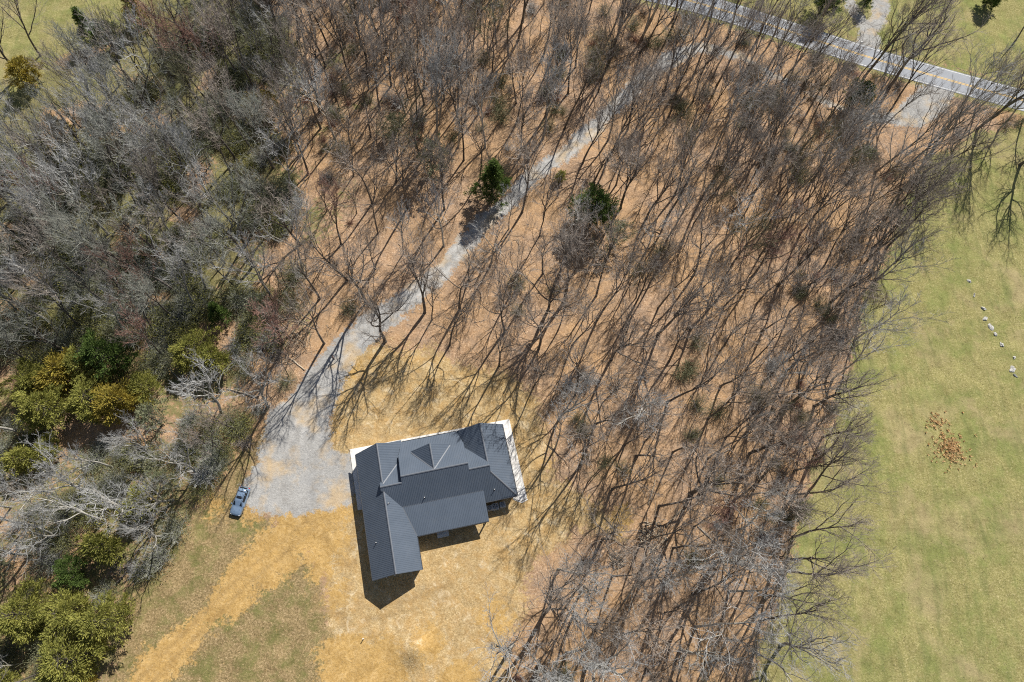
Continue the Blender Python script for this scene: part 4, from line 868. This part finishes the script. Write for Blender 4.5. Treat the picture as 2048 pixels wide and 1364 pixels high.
for _ in range(26000):
    x = rng2.uniform(-120, 150); y = rng2.uniform(-30, 146)
    px, py = PX(x, y)
    if not (-160 < px < 2200 and -150 < py < 1520): continue
    if any((px - a_) ** 2 + (py - b_) ** 2 < 26 ** 2 for a_, b_ in LANE_CLEAR): continue
    r = spacing(px, py) * rng2.uniform(0.78, 1.2)
    if near(x, y, r): continue
    north = d_poly(np.array([x]), np.array([y]), FIELD_N)[0] > 0
    if north and max(d_line(np.array([x]), np.array([y]), SIDE1)[0], d_line(np.array([x]), np.array([y]), SIDE2)[0]) > -12: continue
    if north and (px > 1770 or rng2.random() < 0.75): continue
    if blocked(x, y): continue
    put(x, y, r); cand.append((x, y, px, py, north))
inframe = lambda c_: -5 < c_[2] < 2053 and -5 < c_[3] < 1369
A = [c_ for c_ in cand if inframe(c_)]; Bx = [c_ for c_ in cand if not inframe(c_)]
def pick(c_):
    """species and size for a place in the wood"""
    x, y, px, py, north = c_; q = rng2.random()
    if px < 620 and py < 330: look = 'red' if q < 0.24 else ('pale' if q < 0.62 else 'grey')
    elif px < 620: look = 'pale' if q < 0.42 else ('red' if q < 0.50 else 'grey')
    elif py > 1080: look = 'pale' if q < 0.6 else 'grey'
    else: look = 'red' if q < 0.05 else ('pale' if q < 0.13 else 'grey')
    edge_ = px > 1560 and py > 300
    var = rng2.choice([6, 7, 2, 4, 0]) if edge_ and rng2.random() < 0.6 else rng2.choice([0, 0, 1, 1, 2, 3, 4, 5, 5, 8, 9, 9, 10])
    if px < 620: var = rng2.choice([0, 2, 6, 7, 8, 4, 9])
    if px < 560 and py > 780: var = rng2.choice([7, 7, 6, 2]); look = 'pale' if q < 0.7 else look; return look, var, rng2.uniform(0.72, 0.92)
    return look, var, rng2.uniform(0.78, 1.1)
LM = [(h_[0], h_[1], t_) for h_, t_ in zip(HERO, ['twin-trunked drive tree', 'forked yard-edge tree', 'stout tree left of the drive', 'leaning tree above the brush', 'lone slim litter tree', 'curving young drive tree', 'broad yard-corner tree', 'small grey-thicket tree', 'long-shadowed house tree', 'pale walk-corner tree', 'low-forking tree', 'slender tree behind it', 'massive leaning tree', 'straight midway tree', 'right-bending tree', 'fan-shadow pale tree', 'gnarled pasture-edge tree', 'silver tree at the bottom'])][:18]
LM += [(984, 398, 'cone-shaped cedar'), (1178, 448, 'round dark cedar'), (238, 728, 'forked-trunk cedar'), (395, 720, 'bright cedar above the thicket'), (450, 640, 'shadowy brush cedar'), (205, 815, 'cedar row'), (65, 925, 'far left bright cedar'), (225, 1095, 'ragged lower left cedar'), (165, 1240, 'bottom left cedar clump'), (345, 970, 'dim cedar left of the car'), (190, 82, 'pointed meadow cedar'), (285, 45, 'bronze top-edge cedar'), (440, 95, 'small upper left cedar'), (140, 285, 'olive left-wood cedar'), (365, 235, 'dull upper-left cedar'), (535, 235, 'olive-gold cedar'), (420, 330, 'flat grey-green cedar'), (790, 275, 'high grey-green cedar'), (1120, 362, 'tiny verge cedar'), (1700, 210, 'cedar below the lane fork'), (1710, 330, 'cedar below the pull-out'), (1845, 210, 'gravel pull-out'), (1400, 95, 'upper bend of the drive'), (1240, 203, 'straight upper drive'), (1306, 1070, 'uprooted timber'), (1560, 1290, 'silver pasture-edge tree'), (1360, 1300, 'wide bottom tree'), (1475, 1060, 'greyish timber tree'), (1738, 75, 'gravel lane fork'), (1955, 590, 'pale pasture rocks'), (1897, 893, 'orange weed patch'), (1500, 45, 'paved road left end'), (40, 450, 'left photo edge, middle'), (700, 10, 'top photo edge, left of centre'), (1000, 10, 'top photo edge, centre'), (1450, 600, 'centre of the right-hand wood'), (1500, 350, 'upper part of the right-hand wood'), (600, 400, 'middle of the left-hand wood'), (1250, 640, 'litter clearing right of the drive'), (1600, 800, 'right wood edge facing the weeds')]
def where(px, py):
    d_, lx, ly, t_ = min((math.hypot(px - q[0], py - q[1]), q[0], q[1], q[2]) for q in LM)
    dx, dy = px - lx, py - ly; vert = 'above' if dy < 0 else 'below'; hor = 'left' if dx < 0 else 'right'
    if abs(dx) > 2 * abs(dy): w_ = hor + ' of'
    elif abs(dy) > 2 * abs(dx): w_ = vert
    else: w_ = vert + ' ' + hor + ' of'
    return f'{w_} the {t_}', d_
LOOK = {'grey': (M_BARK, M_TWIG, 'grey-brown'), 'pale': (M_BARKP, M_TWIGP, 'silvery pale'), 'red': (M_BARK, M_TWIGR, 'reddish-twigged')}
A = [c_ + pick(c_) for c_ in A]
A.sort(key=lambda c_: -HV[c_[6]] * c_[7] / math.sqrt(c_[0] ** 2 + c_[1] ** 2 + CAMH ** 2))
NIND = 300 - len(HERO)
LK = {}
for i_, c_ in enumerate(A[:NIND]):
    px, py, look, var = c_[2], c_[3], c_[5], c_[6]
    size = 'tall' if SPECS[var]['fork'] >= 0.42 and HV[var] > 14 else ('young' if HV[var] <= 14 else 'broad')
    w_, d_ = where(px, py); LK.setdefault((size, look, w_), []).append((d_, i_))
LABEL = {}
for (size, look, w_), L_ in LK.items():
    L_.sort(); n_ = len(L_); od = {1: [''], 2: ['nearer ', 'farther '], 3: ['nearest ', 'middle ', 'farthest ']}.get(n_) or ['nearest ', 'second '] + ['third ', 'fourth ', 'fifth ', 'sixth ', 'seventh ', 'eighth '][:n_ - 3] + ['farthest ']
    for (d_, i_), o_ in zip(L_, od): LABEL[i_] = f'{o_}{size} {LOOK[look][2]} bare tree {w_}'
for i_, c_ in enumerate(A[:NIND]):
    x, y, px, py, north, look, var, sc = c_; bk, tw, lw = LOOK[look]
    if look == 'grey' and px < 600: tw = M_TWIGG
    lean = (rng2.gauss(0, 0.035), rng2.gauss(0, 0.035))
    if px > 1600 and py > 280: lean = (rng2.gauss(0, 0.03), rng2.uniform(0.02, 0.12))
    place_tree(var, x, y, sc, rng2.uniform(0, 6.28), lean, bk, tw, LABEL[i_], 'tree', 'bare trees of the wood')

# merged variants scattered as the rest of the wood (past the 300 largest) and the undergrowth
def hidden_collection(name, items):
    c_ = bpy.data.collections.new(name)
    for o_ in items: c_.objects.link(o_)
    return c_
def merged(name, parts, mats):
    V = []; F = []; mi = []
    for k, (v_, f_) in enumerate(parts): n = len(V); V += v_; F += [tuple(i + n for i in q) for q in f_]; mi += [k] * len(f_)
    me = bpy.data.meshes.new(name); me.from_pydata(V, [], F); me.update()
    for m_ in mats: me.materials.append(m_)
    me.polygons.foreach_set('material_index', mi); return bpy.data.objects.new(name, me)
def scatter(name, pts, coll, label, cat):
    """pts: (x, y, z, scale, rz). One object whose node tree sets a copy of the collection's members on every point"""
    me = bpy.data.meshes.new(name); me.from_pydata([p[:3] for p in pts], [], [])
    a = me.attributes.new('scl', 'FLOAT', 'POINT'); a.data.foreach_set('value', [p[3] for p in pts])
    a = me.attributes.new('rot', 'FLOAT_VECTOR', 'POINT'); a.data.foreach_set('vector', [c_ for p in pts for c_ in (rng2.gauss(0, 0.05), rng2.gauss(0, 0.05), p[4])])
    o = bpy.data.objects.new(name, me); COL.objects.link(o)
    g = bpy.data.node_groups.new(name + '_nodes', 'GeometryNodeTree'); g.interface.new_socket('Geometry', in_out='INPUT', socket_type='NodeSocketGeometry'); g.interface.new_socket('Geometry', in_out='OUTPUT', socket_type='NodeSocketGeometry')
    gi = g.nodes.new('NodeGroupInput'); go = g.nodes.new('NodeGroupOutput'); ip = g.nodes.new('GeometryNodeInstanceOnPoints'); ci = g.nodes.new('GeometryNodeCollectionInfo')
    ci.inputs['Collection'].default_value = coll; ci.inputs['Separate Children'].default_value = True; ci.inputs['Reset Children'].default_value = True
    ip.inputs['Pick Instance'].default_value = True
    na = g.nodes.new('GeometryNodeInputNamedAttribute'); na.data_type = 'FLOAT'; na.inputs['Name'].default_value = 'scl'
    nr = g.nodes.new('GeometryNodeInputNamedAttribute'); nr.data_type = 'FLOAT_VECTOR'; nr.inputs['Name'].default_value = 'rot'
    L = g.links; L.new(gi.outputs[0], ip.inputs['Points']); L.new(ci.outputs[0], ip.inputs['Instance']); L.new(na.outputs['Attribute'], ip.inputs['Scale']); L.new(nr.outputs['Attribute'], ip.inputs['Rotation']); L.new(ip.outputs[0], go.inputs[0])
    md = o.modifiers.new('scatter', 'NODES'); md.node_group = g
    tag(o, label, cat, kind='stuff'); return o
rest = []
for k, (var, bk, tw) in enumerate([(9, M_BARK, M_TWIG), (10, M_BARK, M_TWIG), (5, M_BARK, M_TWIG), (0, M_BARKP, M_TWIGP), (8, M_BARK, M_TWIG), (2, M_BARKP, M_TWIGP), (4, M_BARK, M_TWIGO)]):
    s_ = SPECS[var]; T, C = gen_tree(300 + k, **s_); rest.append(merged(f'wood_tree_{k:02d}', [T, C], [bk, tw]))
RC = hidden_collection('wood_trees', rest)
pts = [(c_[0], c_[1], H1(c_[0], c_[1]) - 0.05, rng2.uniform(0.75, 1.05), rng2.uniform(0, 6.28)) for c_ in A[NIND:] + Bx]
# thin saplings between the big trees
nsap = 0
for _ in range(9000):
    if nsap >= 130: break
    x = rng2.uniform(-115, 145); y = rng2.uniform(-15, 140); px, py = PX(x, y)
    if not (-100 < px < 2150 and -60 < py < 1430): continue
    if near(x, y, 0.2) or blocked(x, y, 0.6): continue
    if d_poly(np.array([x]), np.array([y]), FIELD_N)[0] > 0: continue
    put(x, y, 2.0); pts.append((x, y, H1(x, y) - 0.05, rng2.uniform(0.40, 0.72), rng2.uniform(0, 6.28))); nsap += 1
scatter('woodland_growth', pts, RC, 'smaller and farther bare trees and saplings filling the rest of the wood', 'woodland')

# undergrowth: twiggy bushes
def gen_bush(seed, Hb, spread, n, leafy=0):
    r_ = random.Random(seed); V = []; F = []
    for _ in range(n):
        az = r_.random() * 6.28; rr = spread * math.sqrt(r_.random()) * 0.5; p = np.array([rr * math.cos(az) * 0.4, rr * math.sin(az) * 0.4, -0.05])
        d = np.array([math.cos(az) * r_.uniform(0.1, 0.9), math.sin(az) * r_.uniform(0.1, 0.9), 1.0]); d /= np.linalg.norm(d); L = Hb * r_.uniform(0.5, 1.1); q = [p]
        for i in range(4): d = d + np.array([r_.gauss(0, .22), r_.gauss(0, .22), r_.gauss(0, .12) - 0.03]); d /= np.linalg.norm(d); q.append(q[-1] + d * L / 4)
        tube(q, [0.034, 0.027, 0.021, 0.016, 0.010], 3, V, F)
        for _k in range(5):
            i = r_.randint(1, 3); s0 = q[i]; dd = d + np.array([r_.gauss(0, .7), r_.gauss(0, .7), r_.gauss(0, .4)]); dd /= np.linalg.norm(dd); e = s0 + dd * L * 0.3; f_ = e + (dd + np.array([r_.gauss(0, .4), r_.gauss(0, .4), 0.2])) * L * 0.14
            tube([s0, e, f_], [0.016, 0.013, 0.009], 3, V, F)
    LV = []; LF = []
    for _ in range(leafy):
        az = r_.random() * 6.28; rr = spread * math.sqrt(r_.random()); z = Hb * r_.uniform(0.25, 1.0) * (1 - 0.4 * rr / spread); c_ = np.array([rr * math.cos(az), rr * math.sin(az), z]); s_ = r_.uniform(0.05, 0.11)
        a = np.array([r_.gauss(0, 1) for _ in range(3)]); a /= np.linalg.norm(a); b_ = np.cross(a, [r_.gauss(0, 1) for _ in range(3)]); b_ /= np.linalg.norm(b_) + 1e-6; k = len(LV)
        LV += [tuple(c_ - a * s_), tuple(c_ + b_ * s_ * .5), tuple(c_ + a * s_), tuple(c_ - b_ * s_ * .5)]; LF.append((k, k + 1, k + 2, k + 3))
    return (V, F), (LV, LF)
bush = []
for k, (hb, sp_, n_, lf, tm) in enumerate([(2.2, 1.8, 40, 0, M_TWIG), (3.0, 2.4, 50, 0, M_TWIGP), (2.6, 2.0, 45, 500, M_TWIGO), (1.8, 1.7, 40, 0, M_TWIGR), (3.4, 2.4, 50, 700, M_TWIGO), (2.4, 2.2, 50, 0, M_TWIG)]):
    a, b_ = gen_bush(500 + k, hb, sp_, n_, lf); bush.append(merged(f'bush_{k:02d}', [a, b_], [tm, M_CED_G]))
BC = hidden_collection('bushes', bush); gbush = []
for k, (hb, sp_, n_, lf, tm, lm_) in enumerate([(2.6, 2.2, 40, 900, M_TWIGG, M_CED_G), (3.2, 2.6, 45, 1300, M_TWIGO, M_CED_G), (2.2, 2.0, 45, 0, M_TWIGP, M_CED_G), (3.0, 2.4, 40, 1200, M_TWIGO, M_CED_Y), (2.6, 2.4, 50, 300, M_TWIGG, M_CED_G)]):
    a, b_ = gen_bush(520 + k, hb, sp_, n_, lf); gbush.append(merged(f'green_bush_{k:02d}', [a, b_], [tm, lm_]))
GBC = hidden_collection('green_bushes', gbush); gpts = []
pts = []; tries = 0
while len(pts) + len(gpts) < 980 and tries < 20000:
    tries += 1; x = rng2.uniform(-115, 145); y = rng2.uniform(-15, 140); px, py = PX(x, y)
    if not (-60 < px < 2110 and -60 < py < 1420): continue
    left = px + (fbm(np.array([x]), np.array([y]), 18, 3, 92)[0] - 0.5) * 420 < 560; dens_ = 1.0 if left else (0.6 if px > 1500 else (0.6 if py < 300 else (0.4 if px < 800 and py < 520 else 0.15)))
    if any((x - c0_[0]) ** 2 + (y - c0_[1]) ** 2 < 16 for c0_ in CPOS): continue
    if (not left and near(x, y, 0.5)) or any((x - G(q_[0], q_[1])[0]) ** 2 + (y - G(q_[0], q_[1])[1]) ** 2 < 7 for q_ in ()) or rng2.random() > dens_ or fbm(np.array([x]), np.array([y]), 11, 3, 60)[0] < (0.40 if left else 0.47): continue
    if blocked(x, y, 0.3) or d_poly(np.array([x]), np.array([y]), FIELD_N)[0] > 0: continue
    (gpts if left else pts).append((x, y, H1(x, y), rng2.uniform(0.6, 1.15) * (1.15 if left else 1), rng2.uniform(0, 6.28)))
scatter('undergrowth', pts, BC, 'tangled grey-brown brush under the bare trees of the right-hand wood', 'undergrowth')
scatter('green_undergrowth', gpts, GBC, 'grey-green brush and vines under the trees of the left-hand wood', 'undergrowth')

# ------------------------------------------------------------------ cedars
def gen_cedar(seed, Hc, R, shape, nclump, nleaf):
    """shape 0 cone, 1 round/spreading; a trunk with limbs that end in ragged sprays of small leaves"""
    r_ = random.Random(seed); T = ([], []); LV = []; LF = []
    pts_ = [np.array([0, 0, -0.3])]
    for i in range(8): p = pts_[-1] + np.array([r_.gauss(0, .07), r_.gauss(0, .07), Hc * 0.95 / 8]); pts_.append(p)
    tube(pts_, [R * 0.075 * (1 - i / 9.5) + 0.02 for i in range(9)], 7, *T)
    lobes = [(r_.uniform(0, 6.28), r_.uniform(0.15, 0.4)) for _ in range(5)]
    for c_ in range(nclump):
        t = (c_ + r_.random()) / nclump; az = r_.random() * 6.28
        if shape == 0: z = Hc * (0.14 + 0.86 * t); rmax = R * (1 - ((z / Hc - 0.14) / 0.88)) ** 0.72
        else: z = Hc * (0.22 + 0.78 * t); q = (z / Hc - 0.22) / 0.78; rmax = R * math.sqrt(max(0.03, 1 - (q - 0.35) ** 2 / 0.44 if q > 0.35 else 0.55 + 0.45 * q / 0.35))
        rmax *= 1 + sum(w_ * math.cos((az - a_) * (k + 1)) for k, (a_, w_) in enumerate(lobes)) * 0.75
        rr = rmax * (r_.uniform(0.25, 1.0) ** 0.5) * r_.uniform(0.85, 1.12)
        tip = np.array([math.cos(az) * rr, math.sin(az) * rr, z]); base = np.array([0, 0, max(z - rr * r_.uniform(0.3, 0.7), 0.4)])
        if r_.random() < 0.45: tube([base, (base + tip) / 2 + np.array([0, 0, 0.1]), tip], [0.045, 0.028, 0.012], 3, *T)
        out = tip - base; out /= np.linalg.norm(out) + 1e-6; cs_ = r_.uniform(0.26, 0.62) * (0.7 + 0.1 * R)
        for _ in range(nleaf):
            o_ = np.array([r_.gauss(0, 1), r_.gauss(0, 1), r_.gauss(0, 0.55)]) * cs_ * 0.55; ctr = tip + o_ - out * r_.random() * cs_ * 0.5
            d = out * 0.9 + o_ / cs_ * 0.7 + np.array([r_.gauss(0, .35), r_.gauss(0, .35), r_.gauss(0, .35) + 0.25]); d /= np.linalg.norm(d) + 1e-6
            s_ = np.cross(d, [r_.gauss(0, 1) for _ in range(3)]); s_ /= np.linalg.norm(s_) + 1e-6; L = r_.uniform(0.12, 0.27); wd = L * 0.26; k = len(LV)
            LV += [tuple(ctr - d * L), tuple(ctr + s_ * wd), tuple(ctr + d * L), tuple(ctr - s_ * wd)]; LF.append((k, k + 1, k + 2, k + 3))
    return T, (LV, LF)
CV = []
for k, (hc, rc, sh, nc, nl) in enumerate([(10, 2.9, 0, 230, 46), (8, 3.3, 1, 230, 46), (7, 3.8, 1, 260, 44), (9, 2.6, 0, 200, 46), (5, 2.2, 1, 120, 44), (7.5, 2.7, 1, 150, 15)]):
    T, Lf = gen_cedar(700 + k, hc, rc, sh, nc, nl); CV.append((mk_mesh('trunk', T, M_BARK), (mk_mesh('crown', Lf, M_CED_D))))
    CV[-1][1].polygons.foreach_set('use_smooth', [False] * len(CV[-1][1].polygons))
n_before = len(VAR); VAR += CV
CM = {'D': M_CED_D, 'Y': M_CED_Y, 'O': M_CED_O, 'G': M_CED_G}
for k, (px, py, var, sc, cm, lb) in enumerate(CED):
    x, y = G(px, py); place_tree(n_before + var, x, y, sc, k * 1.7, (0, 0), M_BARK, CM[cm], lb, 'cedar', 'evergreen cedars in the wood', 'cedar_tree')

# ------------------------------------------------------------------ fallen timber, stumps, brush piles
def log_at(px0, py0, px1, py1, r, mat, label, cat='log', name='fallen_log', z1=0.0, knots=3, seed=0):
    a = at(px0, py0); c_ = at(px1, py1); r_ = random.Random(seed); V = ([], []); a = np.array(a); c_ = np.array(c_); n = 7
    P_ = [a + (c_ - a) * i / n + np.array([r_.gauss(0, .05), r_.gauss(0, .05), r * 0.9 + z1 * i / n]) for i in range(n + 1)]; P0 = P_[0].copy(); P_ = [q - P0 for q in P_]
    tube(P_, [r * (1 - 0.45 * i / n) for i in range(n + 1)], 8, *V)
    k = len(V[0]); V[1].append(tuple(range(7, -1, -1))); V[1].append(tuple(range(k - 8, k)))
    me = mk_mesh('log', V, mat); root = bpy.data.objects.new(name, None); COL.objects.link(root); root.location = tuple(P0); tag(root, label, cat, 'fallen logs on the forest floor')
    o = bpy.data.objects.new('stem', me); COL.objects.link(o); o.parent = root
    W = ([], [])
    for q in range(knots):
        i = r_.randint(2, n - 1); d = np.array([r_.gauss(0, 1), r_.gauss(0, 1), abs(r_.gauss(0, .5)) + 0.2]); d /= np.linalg.norm(d); L = r_.uniform(0.8, 2.2)
        tube([P_[i], P_[i] + d * L * 0.5, P_[i] + d * L + np.array([0, 0, 0.1])], [r * 0.35, r * 0.22, 0.012], 4, *W)
    o = bpy.data.objects.new('broken_branches', mk_mesh('broken_branches', W, mat)); COL.objects.link(o); o.parent = root
for k, (a_, b_, c_, d_, r_, m_, lb) in enumerate([
    (1331, 1052, 1366, 1016, 0.16, M_DEAD, 'straight pale log pointing up right from the uprooted timber'),
    (1292, 1112, 1312, 1092, 0.12, M_DEAD, 'short pale log at the lower side of the uprooted timber'),
    (1277, 1072, 1290, 1096, 0.13, M_DEAD, 'short splintered log at the left of the uprooted timber'),
    (1296, 1010, 1310, 960, 0.12, M_DEAD, 'bleached snag lying in litter above the uprooted timber'),
    (1145, 1225, 1163, 1262, 0.13, M_BARK, 'short black log in litter right of the fan-shaped shadow'),
    (515, 793, 455, 778, 0.16, M_DEAD, 'whitish log at the wood edge above the gravel apron'),
    (398, 622, 452, 601, 0.12, M_DEAD, 'long pale slanting log beside the shadowy cedar'),
    (392, 798, 340, 738, 0.13, M_BARKP, 'grey log leaning through the thicket below the yellow-green cedar'),
    (235, 1168, 262, 1136, 0.17, M_BARK, 'dark log beside the weedy ground at lower left'),
    (175, 1330, 85, 1312, 0.15, M_BARKP, 'pale fallen trunk under the bottom left cedars'),
    (1395, 1052, 1445, 1100, 0.10, M_BARKP, 'thin grey log right of the massive leaning tree'),
    (610, 740, 560, 700, 0.13, M_DEAD, 'fallen pale trunk at the lower edge of the brush pile')]):
    log_at(a_, b_, c_, d_, r_, m_, lb, seed=k)
stump = empty('stump', at(448, 906)); tag(stump, 'pale cut stump standing by the bent tree above the car', 'stump')
MB().cyl((0, 0, -0.2), (0, 0, 0.7), 0.30, 0.24, n=14).build('stump_body', M_BARK, stump); MB().cyl((0, 0, 0.701), (0, 0, 0.72), 0.21, n=14).build('cut_face', M_DEAD, stump)
def pile(px, py, R, n, label, name, mats, seed, rmax=0.06):
    r_ = random.Random(seed); root = empty(name, at(px, py)); tag(root, label, 'brush pile', 'heaps of cut brush')
    for q, (m_, pn) in enumerate(mats):
        V = ([], [])
        for _ in range(n):
            az = r_.random() * 6.28; rr = R * math.sqrt(r_.random()); z = 0.9 * (1 - rr / R) * r_.random() + 0.08; p = np.array([rr * math.cos(az), rr * math.sin(az), z]); t = r_.random() * 6.28; L = r_.uniform(0.5, 2.2)
            d = np.array([math.cos(t), math.sin(t), r_.gauss(0, .22)]); e = p + d * L / 2; s = p - d * L / 2; s[2] = max(s[2], 0.03); r0 = r_.uniform(0.012, rmax)
            tube([s, p + np.array([0, 0, r_.gauss(0, .05)]), e], [r0, r0 * 0.8, r0 * 0.5], 4, *V)
        o = bpy.data.objects.new(pn, mk_mesh(pn, V, m_)); COL.objects.link(o); o.parent = root
pile(565, 675, 5.0, 260, 'wide tangle of dark brush on the bank left of the drive bend', 'brush_pile', [(M_BARK, 'dark_sticks'), (M_DEAD, 'pale_sticks')], 1, 0.05)
pile(1306, 1070, 2.6, 60, 'heap of splintered uprooted timber in the wood right of the house', 'brush_pile', [(M_BARK, 'dark_sticks'), (M_DEAD, 'pale_sticks')], 2, 0.10)
pile(1235, 1120, 1.3, 30, 'small dark root heap below left of the uprooted timber', 'brush_pile', [(M_BARK, 'dark_sticks'), (M_DEAD, 'pale_sticks')], 3, 0.09)
pile(390, 600, 3.5, 150, 'dense dark brush heap beneath the shadowy cedar', 'brush_pile', [(M_BARK, 'dark_sticks'), (M_DEAD, 'pale_sticks')], 4)
pile(240, 1130, 1.6, 60, 'pale stick heap at the edge of the weedy ground, lower left', 'brush_pile', [(M_BARKP, 'pale_sticks')], 5, 0.04)

# dry orange weeds in the pasture and grass tufts
def tufts(name, centres, label, mat, hgt_=0.35, seed=0, lw=0.03, nb=(10, 18)):
    r_ = random.Random(seed); V = []; F = []
    for (x, y, s_) in centres:
        z = H1(x, y)
        for _ in range(r_.randint(*nb)):
            az = r_.random() * 6.28; L = hgt_ * s_ * r_.uniform(0.6, 1.2); bx = x + r_.gauss(0, .08) * s_; by = y + r_.gauss(0, .08) * s_; tx = bx + math.cos(az) * L * 0.7; ty = by + math.sin(az) * L * 0.7; wx, wy = -math.sin(az) * lw, math.cos(az) * lw; k = len(V)
            V += [(bx - wx, by - wy, z), (bx + wx, by + wy, z), (tx, ty, z + L)]; F.append((k, k + 1, k + 2))
    o = mesh_obj(name, V, F, mat); tag(o, label, 'weeds', kind='stuff')
r_ = random.Random(4); M_WEED = basic('dry_orange_weeds', (0.78, 0.54, 0.28), 0.9, var=0.3, scale=2.0); ct_ = []
for px, py, R, n in ((1899, 897, 3.6, 230), (1874, 845, 3.2, 45)):
    c_ = G(px, py)
    for _ in range(n): a_ = r_.random() * 6.28; q = abs(r_.gauss(0, 0.55)) * R; ct_.append((c_[0] + q * math.cos(a_), c_[1] + q * math.sin(a_), r_.uniform(0.7, 1.5)))
tufts('dead_weeds', ct_, 'patch of dry orange-brown weeds in the lower right pasture', M_WEED, 0.3, 1, 0.05)
M_TUFT = basic('pasture_tufts_colour', (0.50, 0.44, 0.22), 0.9, var=0.5, scale=0.8); ct_ = []
for _ in range(9000):
    px, py = r_.uniform(1560, 2048), r_.uniform(260, 1364); x, y = G(px, py)
    if d_poly(np.array([x]), np.array([y]), FIELD_R)[0] > 1: ct_.append((x, y, r_.uniform(0.5, 1.1)))
tufts('pasture_tufts', ct_[:2600], 'short dry grass tufts scattered over the right pasture', M_TUFT, 0.14, 2, 0.03, (4, 7))
M_TUFT2 = basic('yard_straw_colour', (0.60, 0.47, 0.26), 0.9, var=0.5, scale=0.8); ct_ = []
for _ in range(9000):
    px, py = r_.uniform(240, 1260), r_.uniform(690, 1364); x, y = G(px, py); X1, Y1 = np.array([x]), np.array([y])
    if (d_poly(X1, Y1, LAWN)[0] > 0 or d_poly(X1, Y1, WEEDS)[0] > 0) and d_poly(X1, Y1, HOUSE_RECT)[0] < -0.3 and d_poly(X1, Y1, APRON)[0] < -0.3: ct_.append((x, y, r_.uniform(0.4, 1.0)))
tufts('yard_weeds', ct_[:3600], 'short dry stalks and straw tufts scattered over the yard', M_TUFT2, 0.12, 3, 0.03, (4, 7))

# fallen sticks on the forest floor
r_ = random.Random(9); V = ([], [])
nst = 0
while nst < 2600:
    px, py = r_.uniform(0, 2048), r_.uniform(0, 1364); x, y = G(px, py)
    if blocked(x, y, 0.2) or d_poly(np.array([x]), np.array([y]), FIELD_N)[0] > 0: continue
    z = H1(x, y) + 0.04; t = r_.random() * 6.28; L = r_.uniform(0.5, 2.6); d = np.array([math.cos(t), math.sin(t), 0.0]); r0 = r_.uniform(0.015, 0.05); p = np.array([x, y, z])
    tube([p, p + d * L * 0.5 + np.array([r_.gauss(0, .1), r_.gauss(0, .1), 0.05]), p + d * L + np.array([r_.gauss(0, .15), r_.gauss(0, .15), 0.0])], [r0, r0 * 0.8, r0 * 0.5], 4, *V); nst += 1
o = bpy.data.objects.new('forest_floor_sticks', mk_mesh('forest_floor_sticks', V, M_DEAD)); COL.objects.link(o); tag(o, 'small fallen branches littering the leaf-covered forest floor', 'sticks', kind='stuff')
